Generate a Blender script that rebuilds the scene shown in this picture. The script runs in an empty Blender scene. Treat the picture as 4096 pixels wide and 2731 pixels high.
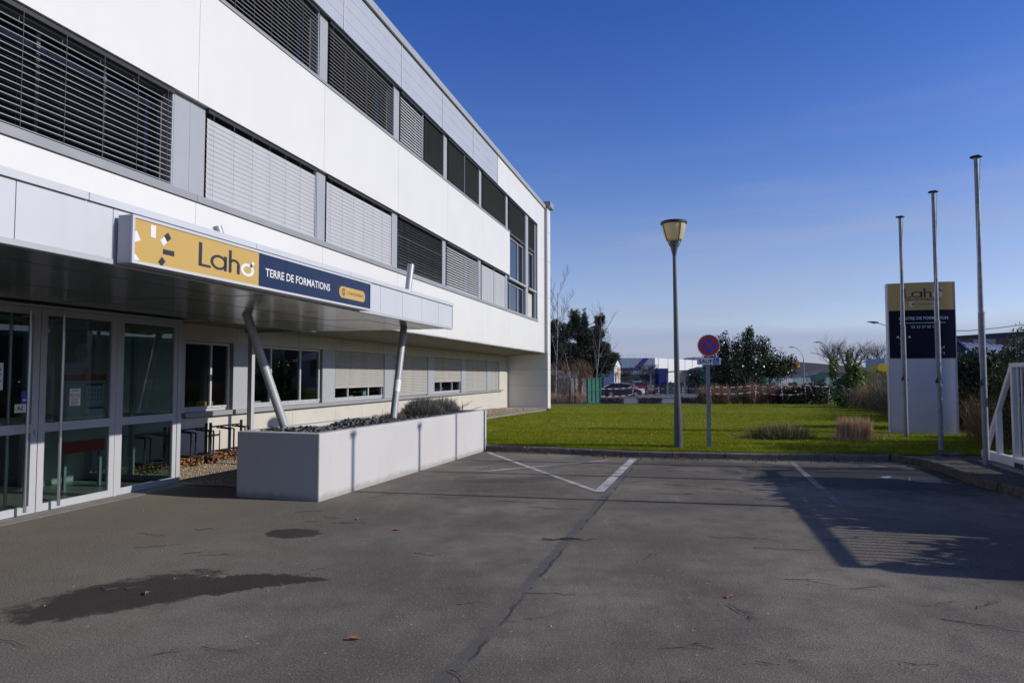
import bpy, math, random
import numpy as np
from mathutils import Vector, Matrix
random.seed(7); rng = np.random.default_rng(11)
SC = bpy.context.scene
COL = SC.collection
R = math.radians

# ------------------------------------------------------------------ camera
PITCH = math.atan(134.5/2731)
cam_d = bpy.data.cameras.new('camera'); cam_d.lens = 24.0; cam_d.sensor_width = 36.0
cam_d.clip_start = 0.05; cam_d.clip_end = 3000
cam = bpy.data.objects.new('camera', cam_d); COL.objects.link(cam)
cam.location = (0, 0, 1.65); cam.rotation_euler = (math.pi/2+PITCH, 0, 0)
SC.camera = cam

# ------------------------------------------------------------------ sky, sun, exposure
SUN_EL = R(25.4)
SUN_H = Vector((1, -0.19, 0)).normalized()
SUN = Vector((SUN_H.x*math.cos(SUN_EL), SUN_H.y*math.cos(SUN_EL), math.sin(SUN_EL)))
world = bpy.data.worlds.new('World'); SC.world = world; world.use_nodes = True
wn = world.node_tree; wn.nodes.clear()
wo = wn.nodes.new('ShaderNodeOutputWorld'); wb = wn.nodes.new('ShaderNodeBackground')
sky = wn.nodes.new('ShaderNodeTexSky'); sky.sky_type = 'NISHITA'; sky.sun_disc = False
sky.sun_elevation = SUN_EL; sky.sun_rotation = math.atan2(SUN_H.x, SUN_H.y)
sky.altitude = 100; sky.air_density = 1.0; sky.dust_density = 0.4; sky.ozone_density = 3.0
# thin veils of high cloud and a pale bank near the horizon
tc = wn.nodes.new('ShaderNodeTexCoord')
mp = wn.nodes.new('ShaderNodeMapping'); mp.inputs['Scale'].default_value = (1.0, 1.0, 9.0)
nz = wn.nodes.new('ShaderNodeTexNoise'); nz.inputs['Scale'].default_value = 2.2; nz.inputs['Detail'].default_value = 7
wn.links.new(tc.outputs['Generated'], mp.inputs['Vector']); wn.links.new(mp.outputs['Vector'], nz.inputs['Vector'])
cr = wn.nodes.new('ShaderNodeMapRange'); cr.interpolation_type = 'SMOOTHSTEP'
cr.inputs['From Min'].default_value = .42; cr.inputs['From Max'].default_value = .75
wn.links.new(nz.outputs['Fac'], cr.inputs['Value'])
sx = wn.nodes.new('ShaderNodeSeparateXYZ'); wn.links.new(tc.outputs['Generated'], sx.inputs[0])
hz = wn.nodes.new('ShaderNodeMapRange'); hz.interpolation_type = 'SMOOTHSTEP'
hz.inputs['From Min'].default_value = .42; hz.inputs['From Max'].default_value = .02
hz.inputs['To Min'].default_value = 0.0; hz.inputs['To Max'].default_value = .62
wn.links.new(sx.outputs['Z'], hz.inputs['Value'])
mul = wn.nodes.new('ShaderNodeMath'); mul.operation = 'MULTIPLY'
wn.links.new(cr.outputs[0], mul.inputs[0]); wn.links.new(hz.outputs[0], mul.inputs[1])
tint = wn.nodes.new('ShaderNodeMix'); tint.data_type = 'RGBA'; tint.blend_type = 'MULTIPLY'
tint.inputs['Factor'].default_value = 1.0
ramp = wn.nodes.new('ShaderNodeValToRGB'); wn.links.new(sx.outputs['Z'], ramp.inputs['Fac'])   # deep clear winter blue overhead, paler towards the horizon
stops = ((0.0,(.60,.56,.72)),(.05,(.60,.56,.71)),(.18,(.575,.535,.67)),(.31,(.335,.43,.72)),(.48,(.20,.335,.69)),(1.0,(.17,.31,.63)))
while len(ramp.color_ramp.elements) < len(stops): ramp.color_ramp.elements.new(.5)
for e_, (p_, c_) in zip(ramp.color_ramp.elements, stops): e_.position = p_; e_.color = (*c_, 1)
wn.links.new(ramp.outputs['Color'], tint.inputs['B'])
wn.links.new(sky.outputs[0], tint.inputs['A'])
mx = wn.nodes.new('ShaderNodeMix'); mx.data_type = 'RGBA'
mx.inputs['B'].default_value = (1.95, 2.15, 2.85, 1)
wn.links.new(mul.outputs[0], mx.inputs['Factor']); wn.links.new(tint.outputs['Result'], mx.inputs['A'])
gain = wn.nodes.new('ShaderNodeVectorMath'); gain.operation = 'SCALE'; gain.inputs['Scale'].default_value = 1.36
bk1 = wn.nodes.new('ShaderNodeMapRange'); bk1.interpolation_type = 'SMOOTHSTEP'; bk1.inputs['From Min'].default_value = .085; bk1.inputs['From Max'].default_value = .058
bn_ = wn.nodes.new('ShaderNodeTexNoise'); bn_.inputs['Scale'].default_value = 1.6; bn_.inputs['Detail'].default_value = 5; wn.links.new(mp.outputs['Vector'], bn_.inputs['Vector'])
ad_ = wn.nodes.new('ShaderNodeMath'); ad_.operation = 'MULTIPLY_ADD'; ad_.inputs[1].default_value = .07; wn.links.new(bn_.outputs['Fac'], ad_.inputs[0]); wn.links.new(sx.outputs['Z'], ad_.inputs[2])
sb_ = wn.nodes.new('ShaderNodeMath'); sb_.operation = 'SUBTRACT'; sb_.inputs[1].default_value = .035; wn.links.new(ad_.outputs[0], sb_.inputs[0]); wn.links.new(sb_.outputs[0], bk1.inputs['Value'])
bk1.inputs['To Max'].default_value = .62
mx2 = wn.nodes.new('ShaderNodeMix'); mx2.data_type = 'RGBA'; mx2.inputs['B'].default_value = (1.50, 1.80, 2.75, 1)
wn.links.new(bk1.outputs[0], mx2.inputs['Factor']); wn.links.new(mx.outputs['Result'], mx2.inputs['A'])
wn.links.new(mx2.outputs['Result'], gain.inputs[0]); wn.links.new(gain.outputs[0], wb.inputs['Color']); wb.inputs['Strength'].default_value = 0.15
wn.links.new(wb.outputs[0], wo.inputs['Surface'])
sl = bpy.data.lights.new('sun', 'SUN'); sl.energy = 4.3; sl.angle = R(0.5); sl.color = (1.0, 0.945, 0.865)
so = bpy.data.objects.new('sun', sl); COL.objects.link(so); so.location = (30, -6, 20)
so.rotation_euler = (-SUN).to_track_quat('-Z', 'Y').to_euler()
SC.view_settings.view_transform = 'Standard'; SC.view_settings.look = 'None'
SC.view_settings.exposure = 0.0; SC.view_settings.gamma = 1.0; SC.view_settings.use_curve_mapping = False

# ------------------------------------------------------------------ facade frame: local x = outwards, y = along the front, z up
A = R(14.51688)
DD = Vector((math.sin(A), math.cos(A), 0)); NN = Vector((math.cos(A), -math.sin(A), 0))
def fw(t, s, z=0.0):
    return NN*t + DD*s + Vector((0, 0, z))

# ------------------------------------------------------------------ mesh helpers
ORG = {}
class MB:
    def __init__(self): self.v = []; self.f = []; self.m = []
    def add(self, vs, fs, mi=0):
        o = len(self.v); self.v += [tuple(p) for p in vs]
        for f in fs: self.f.append(tuple(i+o for i in f)); self.m.append(mi)
        return self
    def box(self, x0, x1, y0, y1, z0, z1, mi=0):
        return self.add([(x0,y0,z0),(x1,y0,z0),(x1,y1,z0),(x0,y1,z0),(x0,y0,z1),(x1,y0,z1),(x1,y1,z1),(x0,y1,z1)],
            [(0,3,2,1),(4,5,6,7),(0,1,5,4),(1,2,6,5),(2,3,7,6),(3,0,4,7)], mi)
    def quad(self, a, b, c, d, mi=0): return self.add([a,b,c,d], [(0,1,2,3)], mi)
    def tube(self, pts, rad, n=8, mi=0, cap=True):
        pts = [Vector(p) for p in pts]; k = len(pts)
        if not hasattr(rad, '__len__'): rad = [rad]*k
        o = len(self.v); ref = None
        for i, p in enumerate(pts):
            d = (pts[min(i+1,k-1)] - pts[max(i-1,0)])
            d = d.normalized() if d.length > 1e-9 else Vector((0,0,1))
            if ref is None: ref = d.orthogonal().normalized()
            a = (ref - d*ref.dot(d)); a = a.normalized() if a.length > 1e-6 else d.orthogonal().normalized()
            ref = a; b = d.cross(a)
            for j in range(n):
                an = 2*math.pi*j/n
                self.v.append(tuple(p + (a*math.cos(an) + b*math.sin(an))*rad[i]))
        for i in range(k-1):
            for j in range(n):
                self.f.append((o+i*n+j, o+i*n+(j+1)%n, o+(i+1)*n+(j+1)%n, o+(i+1)*n+j)); self.m.append(mi)
        if cap:
            self.f.append(tuple(o+j for j in range(n-1,-1,-1))); self.m.append(mi)
            self.f.append(tuple(o+(k-1)*n+j for j in range(n))); self.m.append(mi)
        return self
    def bar(self, p, q, w, h, mi=0):   # square bar from p to q
        p = Vector(p); q = Vector(q); d = (q-p).normalized()
        up = Vector((0,0,1)) if abs(d.z) < .95 else Vector((1,0,0))
        a = d.cross(up).normalized()*(w/2); b = a.cross(d).normalized()*(h/2)
        vs = [p-a-b, p+a-b, p+a+b, p-a+b, q-a-b, q+a-b, q+a+b, q-a+b]
        return self.add(vs, [(0,3,2,1),(4,5,6,7),(0,1,5,4),(1,2,6,5),(2,3,7,6),(3,0,4,7)], mi)
    def lathe(self, prof, n=16, c=(0,0), mi=0):
        o = len(self.v)
        for r, z in prof:
            for j in range(n):
                an = 2*math.pi*j/n; self.v.append((c[0]+r*math.cos(an), c[1]+r*math.sin(an), z))
        for i in range(len(prof)-1):
            for j in range(n):
                self.f.append((o+i*n+j, o+i*n+(j+1)%n, o+(i+1)*n+(j+1)%n, o+(i+1)*n+j)); self.m.append(mi)
        self.f.append(tuple(o+j for j in range(n-1,-1,-1))); self.m.append(mi)
        self.f.append(tuple(o+(len(prof)-1)*n+j for j in range(n))); self.m.append(mi)
        return self
    def prism(self, poly, f0, f1, mi=0):   # poly 2d, f0/f1 map (u,v)->3d for both caps
        n = len(poly); a = [f0(*p) for p in poly]; b = [f1(*p) for p in poly]
        return self.add(a+b, [tuple(range(n-1,-1,-1)), tuple(range(n,2*n))] + [(i,(i+1)%n,n+(i+1)%n,n+i) for i in range(n)], mi)
    def build(self, name, mats, parent=None, smooth=False, bevel=0):
        org = ORG.get(parent.name, Vector()) if parent else Vector()
        me = bpy.data.meshes.new(name)
        me.from_pydata([(x-org[0], y-org[1], z-org[2]) for x, y, z in self.v] if parent else self.v, [], self.f)
        if not isinstance(mats, (list, tuple)): mats = [mats]
        for mt in mats: me.materials.append(mt)
        if len(mats) > 1: me.polygons.foreach_set('material_index', self.m)
        if smooth:
            me.polygons.foreach_set('use_smooth', [True]*len(self.f)); me.set_sharp_from_angle(angle=R(40))
        me.update()
        o = bpy.data.objects.new(name, me); COL.objects.link(o)
        if parent: o.parent = parent; ORG[o.name] = org
        if bevel:
            b = o.modifiers.new('bevel', 'BEVEL'); b.width = bevel; b.segments = 2; b.limit_method = 'ANGLE'
        return o
def npmesh(name, V, F, mats, parent=None, mi=None, smooth=False):
    V = np.asarray(V, dtype=np.float32); F = np.asarray(F, dtype=np.int32)
    if parent is not None: V = V - np.array(ORG.get(parent.name, Vector()), dtype=np.float32)
    me = bpy.data.meshes.new(name); k = F.shape[1]
    me.vertices.add(len(V)); me.vertices.foreach_set('co', V.ravel())
    me.loops.add(F.size); me.loops.foreach_set('vertex_index', F.ravel())
    me.polygons.add(len(F)); me.polygons.foreach_set('loop_start', np.arange(0, F.size, k, dtype=np.int32))
    if not isinstance(mats, (list, tuple)): mats = [mats]
    for mt in mats: me.materials.append(mt)
    if mi is not None: me.polygons.foreach_set('material_index', np.asarray(mi, dtype=np.int32))
    if smooth: me.polygons.foreach_set('use_smooth', np.ones(len(F), dtype=bool))
    me.update(calc_edges=True); me.validate()
    o = bpy.data.objects.new(name, me); COL.objects.link(o)
    if parent: o.parent = parent; ORG[o.name] = ORG.get(parent.name, Vector())
    return o
def tag(o, label=None, cat=None, group=None, kind=None):
    if label: o['label'] = label
    if cat: o['category'] = cat
    if group: o['group'] = group
    if kind: o['kind'] = kind
    return o
def thing(name, label, cat, loc=(0,0,0), rz=0.0, group=None, org=None):
    o = bpy.data.objects.new(name, None); COL.objects.link(o); o.empty_display_size = .3
    o.location = loc; o.rotation_euler = (0, 0, rz)
    ORG[o.name] = Vector(org) if org is not None else Vector()
    return tag(o, label, cat, group)
def fthing(name, label, cat, t, s, z=0.0, group=None):   # a thing drawn in facade coordinates (t, s, z)
    return thing(name, label, cat, fw(t, s, z), -A, group, (t, s, z))
def struct(o): o['kind'] = 'structure'; return o
def stuff(o): o['kind'] = 'stuff'; return o
def copy_tree(o, parent=None):
    c = o.copy(); COL.objects.link(c)
    if parent: c.parent = parent
    for ch in list(o.children): copy_tree(ch, c)
    return c

# ------------------------------------------------------------------ materials
def newmat(name):
    m = bpy.data.materials.new(name); m.use_nodes = True
    nt = m.node_tree; b = nt.nodes['Principled BSDF']; return m, nt, b
def mathn(nt, op, a, b=None, c=None, clamp=False):
    n = nt.nodes.new('ShaderNodeMath'); n.operation = op; n.use_clamp = clamp
    for i, x in enumerate((a, b, c)):
        if x is None: continue
        if isinstance(x, (int, float)): n.inputs[i].default_value = x
        else: nt.links.new(x, n.inputs[i])
    return n.outputs[0]
def smooth(nt, v, a, b, lo=0.0, hi=1.0):
    n = nt.nodes.new('ShaderNodeMapRange'); n.interpolation_type = 'SMOOTHSTEP'
    nt.links.new(v, n.inputs['Value'])
    n.inputs['From Min'].default_value = a; n.inputs['From Max'].default_value = b
    n.inputs['To Min'].default_value = lo; n.inputs['To Max'].default_value = hi
    return n.outputs[0]
def noise(nt, vec, scale, detail=4, rough=.55):
    n = nt.nodes.new('ShaderNodeTexNoise'); n.inputs['Scale'].default_value = scale
    n.inputs['Detail'].default_value = detail; n.inputs['Roughness'].default_value = rough
    if vec is not None: nt.links.new(vec, n.inputs['Vector'])
    return n.outputs['Fac']
def mixc(nt, fac, a, b, mode='MIX'):
    n = nt.nodes.new('ShaderNodeMix'); n.data_type = 'RGBA'; n.blend_type = mode
    for key, x in (('Factor', fac), ('A', a), ('B', b)):
        s = n.inputs[key] if key != 'Factor' else n.inputs[0]
        if isinstance(x, (int, float)): s.default_value = x
        elif isinstance(x, tuple): s.default_value = (*x, 1)
        else: nt.links.new(x, s)
    return n.outputs['Result']
def bump(nt, b, h, strength, dist):
    n = nt.nodes.new('ShaderNodeBump'); n.inputs['Strength'].default_value = strength; n.inputs['Distance'].default_value = dist
    nt.links.new(h, n.inputs['Height']); nt.links.new(n.outputs[0], b.inputs['Normal']); return n
def objvec(nt): return nt.nodes.new('ShaderNodeTexCoord').outputs['Object']
def mat(name, col, rough=.5, metal=0.0, var=.12, vs=3.0, bs=None, bd=.002, bstr=.4, spec=.5, coat=0.0, streak=0.0):
    m, nt, b = newmat(name); v = objvec(nt)
    f = noise(nt, v, vs, 6)
    c = mixc(nt, smooth(nt, f, .3, .7), tuple(x*(1-var) for x in col), tuple(min(1, x*(1+var)) for x in col))
    if streak:     # rain streaks and grime running down
        mpn = nt.nodes.new('ShaderNodeMapping'); mpn.inputs['Scale'].default_value = (6, 6, .35); nt.links.new(v, mpn.inputs[0])
        g = noise(nt, mpn.outputs[0], 1.6, 6, .65)
        c = mixc(nt, smooth(nt, g, .48, .8, 0, streak), c, tuple(x*.55 for x in col))
    nt.links.new(c, b.inputs['Base Color'])
    b.inputs['Roughness'].default_value = rough; b.inputs['Metallic'].default_value = metal
    b.inputs['Specular IOR Level'].default_value = spec; b.inputs['Coat Weight'].default_value = coat
    nt.links.new(smooth(nt, noise(nt, v, vs*2.7, 4), .2, .8, rough*.85, min(1, rough*1.15)), b.inputs['Roughness'])
    if bs: bump(nt, b, noise(nt, v, bs, 4), bstr, bd)
    return m
def foliage(name, ramp, rough=.55, trans=.25, spec=.4, patch=None):
    m, nt, b = newmat(name)
    g = nt.nodes.new('ShaderNodeNewGeometry'); r = nt.nodes.new('ShaderNodeValToRGB')
    nt.links.new(g.outputs['Random Per Island'], r.inputs['Fac'])
    el = r.color_ramp.elements
    while len(el) < len(ramp): el.new(.5)
    for i, c in enumerate(ramp): el[i].position = i/(len(ramp)-1); el[i].color = (*c, 1)
    col = r.outputs['Color']
    if patch:
        v = objvec(nt)
        for sc_, lo, hi, k, pc in patch: col = mixc(nt, smooth(nt, noise(nt, v, sc_, 5, .6), lo, hi, 0, k), col, pc)
    nt.links.new(col, b.inputs['Base Color'])
    b.inputs['Roughness'].default_value = rough; b.inputs['Specular IOR Level'].default_value = spec
    if trans:
        t = nt.nodes.new('ShaderNodeBsdfTranslucent'); nt.links.new(col, t.inputs['Color'])
        x = nt.nodes.new('ShaderNodeMixShader'); x.inputs[0].default_value = trans
        nt.links.new(b.outputs[0], x.inputs[1]); nt.links.new(t.outputs[0], x.inputs[2])
        nt.links.new(x.outputs[0], nt.nodes['Material Output'].inputs['Surface'])
    return m
def clear_glass(name, tint, refl=1.0):
    m, nt, b = newmat(name); nt.nodes.remove(b)
    tr = nt.nodes.new('ShaderNodeBsdfTransparent'); tr.inputs['Color'].default_value = (*tint, 1)
    gl = nt.nodes.new('ShaderNodeBsdfGlossy'); gl.inputs['Roughness'].default_value = .004
    gl.inputs['Color'].default_value = (refl, refl, refl, 1)
    fr = nt.nodes.new('ShaderNodeLayerWeight'); fr.inputs['Blend'].default_value = .5
    f2 = mathn(nt, 'MULTIPLY_ADD', mathn(nt, 'POWER', fr.outputs['Facing'], 4.5), .9, .055, True)
    x = nt.nodes.new('ShaderNodeMixShader'); nt.links.new(f2, x.inputs[0])
    nt.links.new(tr.outputs[0], x.inputs[1]); nt.links.new(gl.outputs[0], x.inputs[2])
    nt.links.new(x.outputs[0], nt.nodes['Material Output'].inputs['Surface']); return m
M = {}
M['white'] = mat('white_cladding', (.628,.620,.590), .38, var=.02, vs=.8, streak=.05)
M['grey_panel'] = mat('grey_cladding', (0.367,0.390,0.429), .42, var=.03, vs=1.0, streak=.05)
M['fascia'] = mat('fascia_metal', (0.488,0.499,0.518), .38, var=.03, vs=1.2, streak=.06)
M['pilaster'] = mat('pilaster_metal', (0.312,0.324,0.343), .42, var=.03, vs=1.0)
M['sill'] = mat('sill_metal', (0.257,0.261,0.269), .4, var=.05, vs=2)
M['slat'] = mat('slat_metal', (.42,.42,.425), .38, var=.03, vs=2)
M['cord'] = mat('grey_cord', (.09,.09,.095), .7, var=.1)
M['frame_dark'] = mat('dark_window_frame', (.09,.092,.10), .45, var=.05)
M['slat_open'] = mat('slat_metal_grey', (.27,.275,.285), .42, var=.06, vs=3)
M['slat_dark'] = mat('slat_metal_dark', (.20,.205,.21), .45, var=.2, vs=6)  # darker, more uneven slat colour
M['dark_gap'] = mat('dark_backing', (.03,.03,.033), .6, var=.1)
M['box_dark'] = mat('blind_box', (.018,.018,.02), .5, var=.1)
M['frame'] = mat('frame_metal', (0.390,0.398,0.417), .42, var=.03)
M['frame_grey'] = mat('frame_grey', (0.264,0.272,0.288), .42, var=.03)
M['dkglass'] = mat('dark_glazing', (.010,.011,.013), .04, var=.2, vs=.6, spec=.28)
M['cream'] = mat('cream_render', (.455,.437,.375), .75, var=.05, vs=2.2, bs=9, bd=.012, bstr=.45, streak=.10)
M['soffit'] = mat('soffit_board', (.15,.142,.115), .75, var=.10, vs=2.5)
M['shutter'] = mat('shutter_aluminium', (0.367,0.355,0.335), .5, var=.08, vs=2.0, streak=.15)
M['under'] = mat('canopy_underside_metal', (.30,.305,.315), .20, metal=.75, var=.08, vs=.9)
M['steel'] = mat('brushed_steel', (.50,.50,.51), .32, metal=1.0, var=.0, vs=.5)
M['column'] = mat('column_paint', (.33,.335,.345), .42, metal=.15, var=.06, vs=5)
M['galv'] = mat('galvanised_steel', (.20,.22,.25), .5, metal=.3, var=.18, vs=9)
M['black'] = mat('black_metal', (.016,.016,.017), .5, var=.2)
M['lampgrey'] = mat('lamp_post_paint', (.062,.070,.082), .42, var=.08, vs=2)
M['lampglass'] = foliage('lamp_bowl_plastic', [(.80,.71,.43),(.80,.71,.43)], .35, .45)
M['rubble'] = mat('planter_render', (.450,.440,.425), .8, var=.03, vs=1.1, bs=60, bd=.003, bstr=.35, streak=.08)
def render_dirt(key):
    m = M[key]; nt = m.node_tree; b = nt.nodes['Principled BSDF']; v = objvec(nt)
    src = b.inputs['Base Color'].links[0].from_socket; sp = nt.nodes.new('ShaderNodeSeparateXYZ'); nt.links.new(v, sp.inputs[0])
    n1 = noise(nt, v, 5, 6, .65); h = mathn(nt, 'ADD', sp.outputs['Z'], mathn(nt, 'MULTIPLY', n1, -.16))
    c = mixc(nt, smooth(nt, h, .03, -.06, 0, .55), src, (.20,.18,.15))
    vo = nt.nodes.new('ShaderNodeTexVoronoi'); vo.inputs['Scale'].default_value = 5; nt.links.new(v, vo.inputs['Vector'])
    sc = nt.nodes.new('ShaderNodeSeparateColor'); nt.links.new(vo.outputs['Color'], sc.inputs[0])
    c = mixc(nt, mathn(nt, 'MULTIPLY', smooth(nt, vo.outputs['Distance'], .05, .03), mathn(nt, 'GREATER_THAN', sc.outputs[0], .72)), c, (.22,.20,.18))
    nt.links.new(c, b.inputs['Base Color'])
render_dirt('rubble')
M['slate'] = foliage('slate_chips', [(.035,.037,.042),(.07,.073,.08),(.12,.125,.135),(.045,.046,.05)], .5, 0)
M['gravel'] = foliage('gravel_stones', [(.34,.27,.19),(.48,.38,.25),(.26,.21,.16),(.58,.48,.34),(.40,.33,.24)], .8, 0)
M['gravel_base'] = mat('gravel_base', (0.281,0.221,0.153), .9, var=.35, vs=40, bs=70, bd=.01)
M['deadleaf'] = foliage('dead_leaves', [(.30,.12,.045),(.42,.20,.08),(.20,.085,.04),(.50,.29,.14)], .7, .2)
M['yellow'] = mat('sign_ochre', (0.472,0.312,0.084), .35, var=.02)
M['navy'] = mat('sign_navy', (.009,.017,.052), .3, var=.05)
M['navy2'] = mat('totem_navy', (.008,.008,.022), .5, var=.05, spec=.12)
M['signwhite'] = mat('sign_white', (0.656,0.656,0.656), .35, var=.02)
M['signgrey'] = mat('sign_casing', (0.336,0.352,0.384), .4, var=.03)
M['totemgrey'] = mat('totem_lower_panel', (.50,.495,.53), .4, var=.03)
M['red'] = mat('sign_red', (.50,.020,.016), .4, var=.04)
M['blue'] = mat('sign_blue', (.020,.060,.42), .4, var=.04)
M['ink'] = mat('ink', (.02,.022,.03), .5, var=.1)
M['pink'] = mat('sticker_pink', (.62,.30,.30), .5, var=.1)
M['bark'] = mat('bark', (.09,.072,.055), .9, var=.35, vs=12, bs=30, bd=.01)
M['birch'] = mat('birch_bark', (.25,.235,.215), .7, var=.3, vs=9)
M['twigs'] = mat('twig_wood', (.085,.062,.05), .85, var=.25, vs=20)
M['paletwigs'] = mat('pale_twigs', (.13,.105,.085), .85, var=.25, vs=20)
M['kerb_mossy'] = mat('mossy_kerb_concrete', (.060,.055,.040), .95, var=.45, vs=9, bs=40, bd=.01, bstr=.7, streak=.3)
M['kerb'] = mat('kerb_concrete', (.125,.115,.10), .9, var=.25, vs=5, bs=60, bd=.004, streak=.25)
M['concrete'] = mat('concrete', (0.187,0.178,0.162), .9, var=.15, vs=4, bs=60, bd=.003)
M['soil'] = mat('dark_soil', (.055,.047,.038), .95, var=.45, vs=14, bs=50, bd=.03, bstr=.8)
M['gatewhite'] = mat('gate_white_paint', (0.595,0.595,0.612), .4, var=.05, vs=3, streak=.12)
M['greenpaint'] = mat('green_gate_paint', (.012,.085,.060), .45, var=.15, vs=2, streak=.2)
M['fencegrey'] = mat('fence_dark', (.02,.028,.026), .5, var=.1)
M['gabion'] = foliage('gabion_stones', [(.03,.03,.034),(.055,.055,.06),(.09,.09,.095),(.02,.02,.022)], .7, 0)
M['tyre'] = mat('tyre_rubber', (.018,.018,.018), .8, var=.1)
M['carnavy'] = mat('car_paint_dark', (.018,.020,.036), .18, var=.03, coat=1)
M['carwhite'] = mat('car_paint_white', (0.496,0.504,0.520), .2, var=.02, coat=1)
M['carsilver'] = mat('car_paint_silver', (.42,.45,.50), .2, metal=.3, var=.02, coat=1)
M['carred'] = mat('car_paint_red', (.20,.012,.018), .2, var=.03, coat=1)
M['carglass'] = mat('car_glass', (.012,.014,.018), .05, var=.1)
M['headlight'] = mat('headlight', (.62,.65,.68), .1, var=.05)
M['shedside'] = mat('shed_cladding', (.42,.45,.50), .5, var=.05, vs=.6)
M['shedwhite'] = mat('shed_white', (0.560,0.560,0.560), .5, var=.05)
M['roofbrown'] = mat('corrugated_roof', (.15,.135,.12), .8, var=.2, vs=2)
M['rooforange'] = mat('orange_sign', (.62,.22,.03), .5, var=.2, vs=3)
M['bluegrey'] = mat('warehouse_bluegrey', (.27,.34,.44), .5, var=.03)
M['purple'] = mat('warehouse_stripe', (.045,.025,.16), .5, var=.03)
M['cobalt'] = mat('cobalt_cladding', (.016,.024,.17), .45, var=.03)
M['teal'] = mat('teal_panel', (.015,.22,.17), .45, var=.05)
M['darkshed'] = mat('dark_cladding', (.035,.037,.05), .6, var=.1)
M['pitgreen'] = mat('pale_green_cladding', (.16,.25,.24), .6, var=.1)
M['brownpanel'] = mat('brown_cladding', (.12,.055,.05), .6, var=.1)
M['greypanel'] = mat('pale_grey_cladding', (0.288,0.320,0.336), .6, var=.05)
M['containeryellow'] = mat('yellow_container', (.62,.42,.01), .4, var=.05)
M['green'] = mat('bright_green_paint', (.01,.25,.075), .45, var=.05)
M['floor'] = mat('lobby_floor', (.30,.28,.23), .3, var=.15, vs=4)
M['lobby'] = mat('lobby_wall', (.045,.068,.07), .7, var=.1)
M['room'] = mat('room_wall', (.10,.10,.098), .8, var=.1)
M['paper'] = mat('paper', (0.560,0.576,0.544), .6, var=.05)
M['boardpaper'] = mat('board_paper', (.42,.46,.40), .6, var=.05)
M['boxyellow'] = mat('yellow_card', (.62,.43,.06), .6, var=.08)
M['boxblue'] = mat('pale_box', (.60,.72,.73), .6, var=.05)
M['litter'] = foliage('leaf_litter', [(.10,.055,.03),(.17,.08,.04),(.06,.04,.028),(.22,.12,.06)], .85, .1)
M['plant'] = foliage('houseplant_leaf', [(.03,.07,.03),(.05,.11,.04)], .5, .1)
M['glass'] = clear_glass('door_glass', (.70,.80,.79))
M['glass2'] = clear_glass('window_glass', (.70,.74,.73))
M['bayglass'] = clear_glass('bay_glass', (.30,.34,.38), 1.0)
M['tape_r'] = mat('tape_red', (.52,.025,.02), .4, var=.1); M['tape_w'] = mat('tape_white', (.72,.72,.72), .4, var=.05)
M['grass'] = foliage('grass_blades', [(.13,.175,.005),(.225,.265,.008),(.17,.22,.006),(.31,.285,.035)], .7, .35, .12, [(.35,.45,.7,.65,(.26,.235,.03)),(1.3,.52,.72,.6,(.075,.12,.008)),(2.6,.60,.78,.7,(.24,.19,.07))])
M['tuft'] = foliage('tuft_blades', [(.04,.065,.015),(.07,.09,.025),(.15,.13,.06),(.05,.08,.015)], .6, .2)
M['straw'] = foliage('dead_straw', [(.42,.27,.15),(.55,.38,.23),(.30,.18,.10),(.62,.48,.32)], .7, .25)
M['pine'] = foliage('pine_needles', [(.020,.034,.022),(.035,.055,.030),(.055,.075,.035),(.028,.045,.028)], .6, .15)
M['everg'] = foliage('glossy_evergreen_leaf', [(.012,.022,.010),(.025,.042,.015),(.045,.06,.02),(.07,.085,.03)], .30, .1, .5)
M['thuja'] = foliage('thuja_sprays', [(.02,.032,.012),(.035,.05,.018),(.055,.07,.022),(.11,.10,.02)], .7, .15)
M['laurel'] = foliage('laurel_leaf', [(.09,.16,.02),(.15,.22,.04),(.06,.10,.02),(.20,.25,.05)], .3, .3, .6)
M['bushgreen'] = foliage('dark_shrub_leaf', [(.018,.03,.014),(.03,.045,.018),(.05,.06,.025)], .5, .15)
M['brownstem'] = foliage('bare_brown_stems', [(.20,.105,.05),(.30,.17,.085),(.13,.08,.05),(.36,.24,.13)], .8, .1)
M['greystem'] = foliage('bare_grey_stems', [(.085,.07,.06),(.13,.11,.09),(.06,.05,.045),(.19,.16,.12)], .8, .1)
M['olivestem'] = foliage('olive_stems', [(.12,.10,.04),(.19,.16,.07),(.08,.065,.035),(.24,.20,.11)], .8, .1)
M['lavender'] = foliage('lavender_sprigs', [(.13,.125,.11),(.21,.205,.185),(.10,.085,.07),(.17,.18,.14)], .8, .15)
M['redplant'] = foliage('dry_groundcover', [(.20,.07,.045),(.12,.12,.05),(.26,.12,.07),(.09,.10,.05)], .8, .1)
M['speck'] = mat('pale_pebble', (.34,.32,.28), .8, var=.2, vs=9)

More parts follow.
